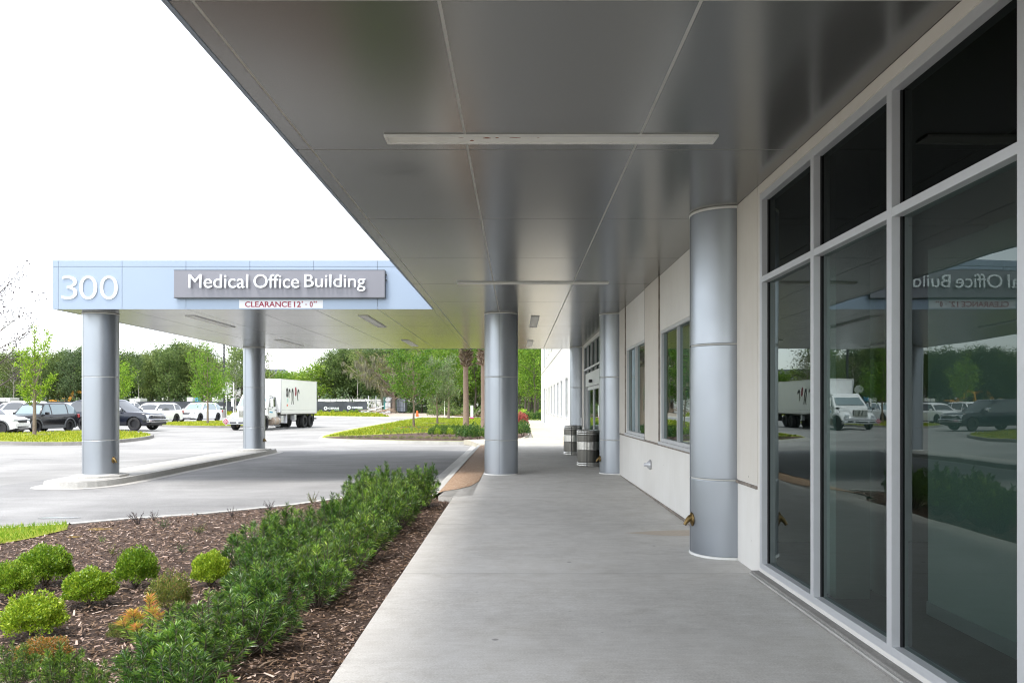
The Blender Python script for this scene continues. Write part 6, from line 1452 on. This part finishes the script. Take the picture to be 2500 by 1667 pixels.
for i, px in enumerate((948, 957.5)):
    y = 126 + i; t = empty('water_tank', ((px - 1263) / F * y, y, gz(-20, y)), 0, ['white round-topped tank right of the teal toilet', 'white round-topped tank with a brownish front, right one of the pair'][i], 'tank', 'round tanks on the site')
    b = MB(); b.lathe([(.0, -.6), (.30, -.58), (.42, -.45), (.45, 0), (.42, .45), (.3, .58), (0, .6)], seg=20, M4=Matrix.Translation((0, 0, 2.15)) @ Matrix.Rotation(R(90), 4, 'X')); b.build('drum', M['sign_white'], t)
    b = MB(); b.box(-.4, .4, -.5, .5, .1, 1.7); b.build('stand', M['white_wall' if i == 0 else 'timber'], t, bevel=.02)
    b = MB(); b.lathe([(.22, -.66), (.22, -.60), (0, -.60)], seg=16, M4=Matrix.Translation((0, 0, 2.15)) @ Matrix.Rotation(R(90), 4, 'X')); b.build('hatch', M['dirt'], t)
# debris: each length of lumber
for i in range(14):
    L_ = rnd.uniform(1.5, 4.5); xx = (905 + rnd.uniform(-6, 34) - 1263) / F * 118; b = MB(); b.box(-L_ / 2, L_ / 2, -.06, .06, -.04, .04); o = b.build('lumber', M['timber' if i % 3 else 'sign_white']); o.location = (xx, 117.5 + rnd.uniform(0, 2.5), gz(-20, 118) + .25 + .10 * (i % 5)); o.rotation_euler = (0, rnd.uniform(-.35, .15), rnd.uniform(-.5, .5))
    tag(o, 'length of scrap timber in the debris pile at the end of the black fence', 'lumber', 'scrap timber beside the site fence')
t = empty('site_railing', ((900 - 1263) / F * 122, 122, gz(-22, 122)), 0, 'thin dark railing running across the open site entrance', 'railing'); Lr = (985 - 900) / F * 122; b = MB()
for k_ in range(10): b.tube([(Lr * k_ / 9, 0, 0), (Lr * k_ / 9, 0, 1.9)], .025, 5)
b.build('post', M['steel'], t); b = MB()
for zz in (1.0, 1.88): b.tube([(0, 0, zz), (Lr, 0, zz)], .022, 5)
b.build('rail', M['steel'], t)
for i, (px, tp) in enumerate(((899.5, 966), (918, 967))):
    b = MB(); y = 128; b.lathe([(.07, 0), (.07, (990 - tp) / F * y - gz(-22, y)), (0, (990 - tp) / F * y - gz(-22, y) + .02)], seg=8); o = b.build('survey_pole', M['sign_white']); o.location = ((px - 1263) / F * y, y, gz(-22, y)); tag(o, ['thin white pole above the trailers, nearer the black fence', 'thicker white pole above the trailers, nearer the tanks'][i], 'pole')
# white pole and house behind the truck
b = MB(); y = 112; b.lathe([(.09, 0), (.09, 5.0), (0, 5.02)], seg=10); o = b.build('white_mast', M['white_wall']); o.location = ((570.5 - 1263) / F * y, y, gz(-40, y)); tag(o, 'white mast behind the mirror of the truck', 'pole')
y = 150; xa, xb_ = (562 - 1263) / F * y, (694 - 1263) / F * y
t = empty('apartment_house', ((xa + xb_) / 2, y, gz(-45, y)), 0, 'grey-roofed pale house behind the box truck', 'house'); w = (xb_ - xa) / 2
b = MB(); b.box(-w + .4, w - .4, 0, 9, 0, 6.1); b.build('wall', M['white_wall'], t)
b = MB(); ez, rz_ = 6.15, 8.1
b.add([(-w, -.5, ez), (w, -.5, ez), (w - 1.2, 4.5, rz_), (-w + 1.2, 4.5, rz_), (w, 9.5, ez), (-w, 9.5, ez)], [(0, 1, 2, 3), (1, 4, 2), (4, 5, 3, 2), (5, 0, 3)]); b.add([(-w, -.5, ez - .03), (w, -.5, ez - .03), (w, 9.5, ez - .03), (-w, 9.5, ez - .03)], [(3, 2, 1, 0)]); b.build('roof', M['roof'], t)
b = MB(); b.box(-w - .05, w + .05, -.56, -.50, ez - .22, ez + .02); b.build('eaves_board', M['sign_white'], t)
for k_ in range(5):
    for zz in (1.0, 3.9):
        b = MB(); xx = -w + 1.2 + k_ * (2 * w - 2.8) / 4; b.box(xx - .55, xx + .55, -.03, .02, zz, zz + 1.4); f_ = b.build('window', M['sign_white'], t)
        b = MB(); b.box(xx - .46, xx + .46, -.04, -.031, zz + .09, zz + 1.31); b.build('pane', M['car_glass'], f_)
# excavators beyond the fence
def excavator(px, y, rz, label, flip=1):
    x = (px - 1263) / F * y; t = empty('excavator', (x, y, gz(x, y) + .25), R(rz), label, 'excavator', 'yellow excavators on the construction site')
    b = MB()
    for s_ in (1, -1): b.prism([(-1.9, .1), (-2.1, .45), (-1.9, .85), (1.9, .85), (2.1, .45), (1.9, .1)], s_ * 1.1 - .28, s_ * 1.1 + .28, Matrix.Rotation(R(90), 4, 'X'))
    b.build('track', M['steel'], t)
    b = MB(); b.box(-2.2, 1.2, -1.2, 1.2, 1.0, 2.2); b.box(-2.3, -1.2, -1.2, 1.2, 1.1, 2.45); b.build('engine_housing', M['yellow'], t, bevel=.12)
    b = MB(); b.box(-.1, 1.35, .15, 1.15, 1.2, 2.9); cb_ = b.build('cab', M['yellow'], t, bevel=.1)
    b = MB(); b.box(.0, 1.37, .13, 1.17, 1.75, 2.7); b.build('cab_window', M['car_glass'], cb_)
    def arm(pts, w, nm):
        b = MB(); n_ = len(pts) // 2; b.prism(pts, -w, w, Matrix.Rotation(R(90), 4, 'X')); return b.build(nm, M['yellow'], t)
    o = arm([(1.1, 1.3), (1.3, 1.9), (2.5, 4.4), (3.3, 4.9), (5.2, 4.2), (5.1, 3.8), (3.4, 4.2), (3.0, 3.9), (1.6, 1.3)], .22, 'boom'); o.location = (0, -.3, 0)
    o = arm([(4.9, 4.4), (5.3, 4.4), (5.9, 1.9), (5.6, 1.7)], .18, 'stick'); o.location = (0, -.3, 0)
    o = arm([(5.5, 1.9), (6.0, 1.9), (6.3, 1.2), (5.9, .5), (5.0, .55), (5.3, 1.2)], .5, 'bucket'); o.location = (0, -.3, 0)
    t.scale = (.72, .72, .72)
excavator(150, 134, 8, 'yellow excavator over the fence behind the black SUV, left of the number 300 column')
excavator(262, 132, 176, 'orange-yellow excavator hidden behind the number 300 column, mirrored in the storefront glass')
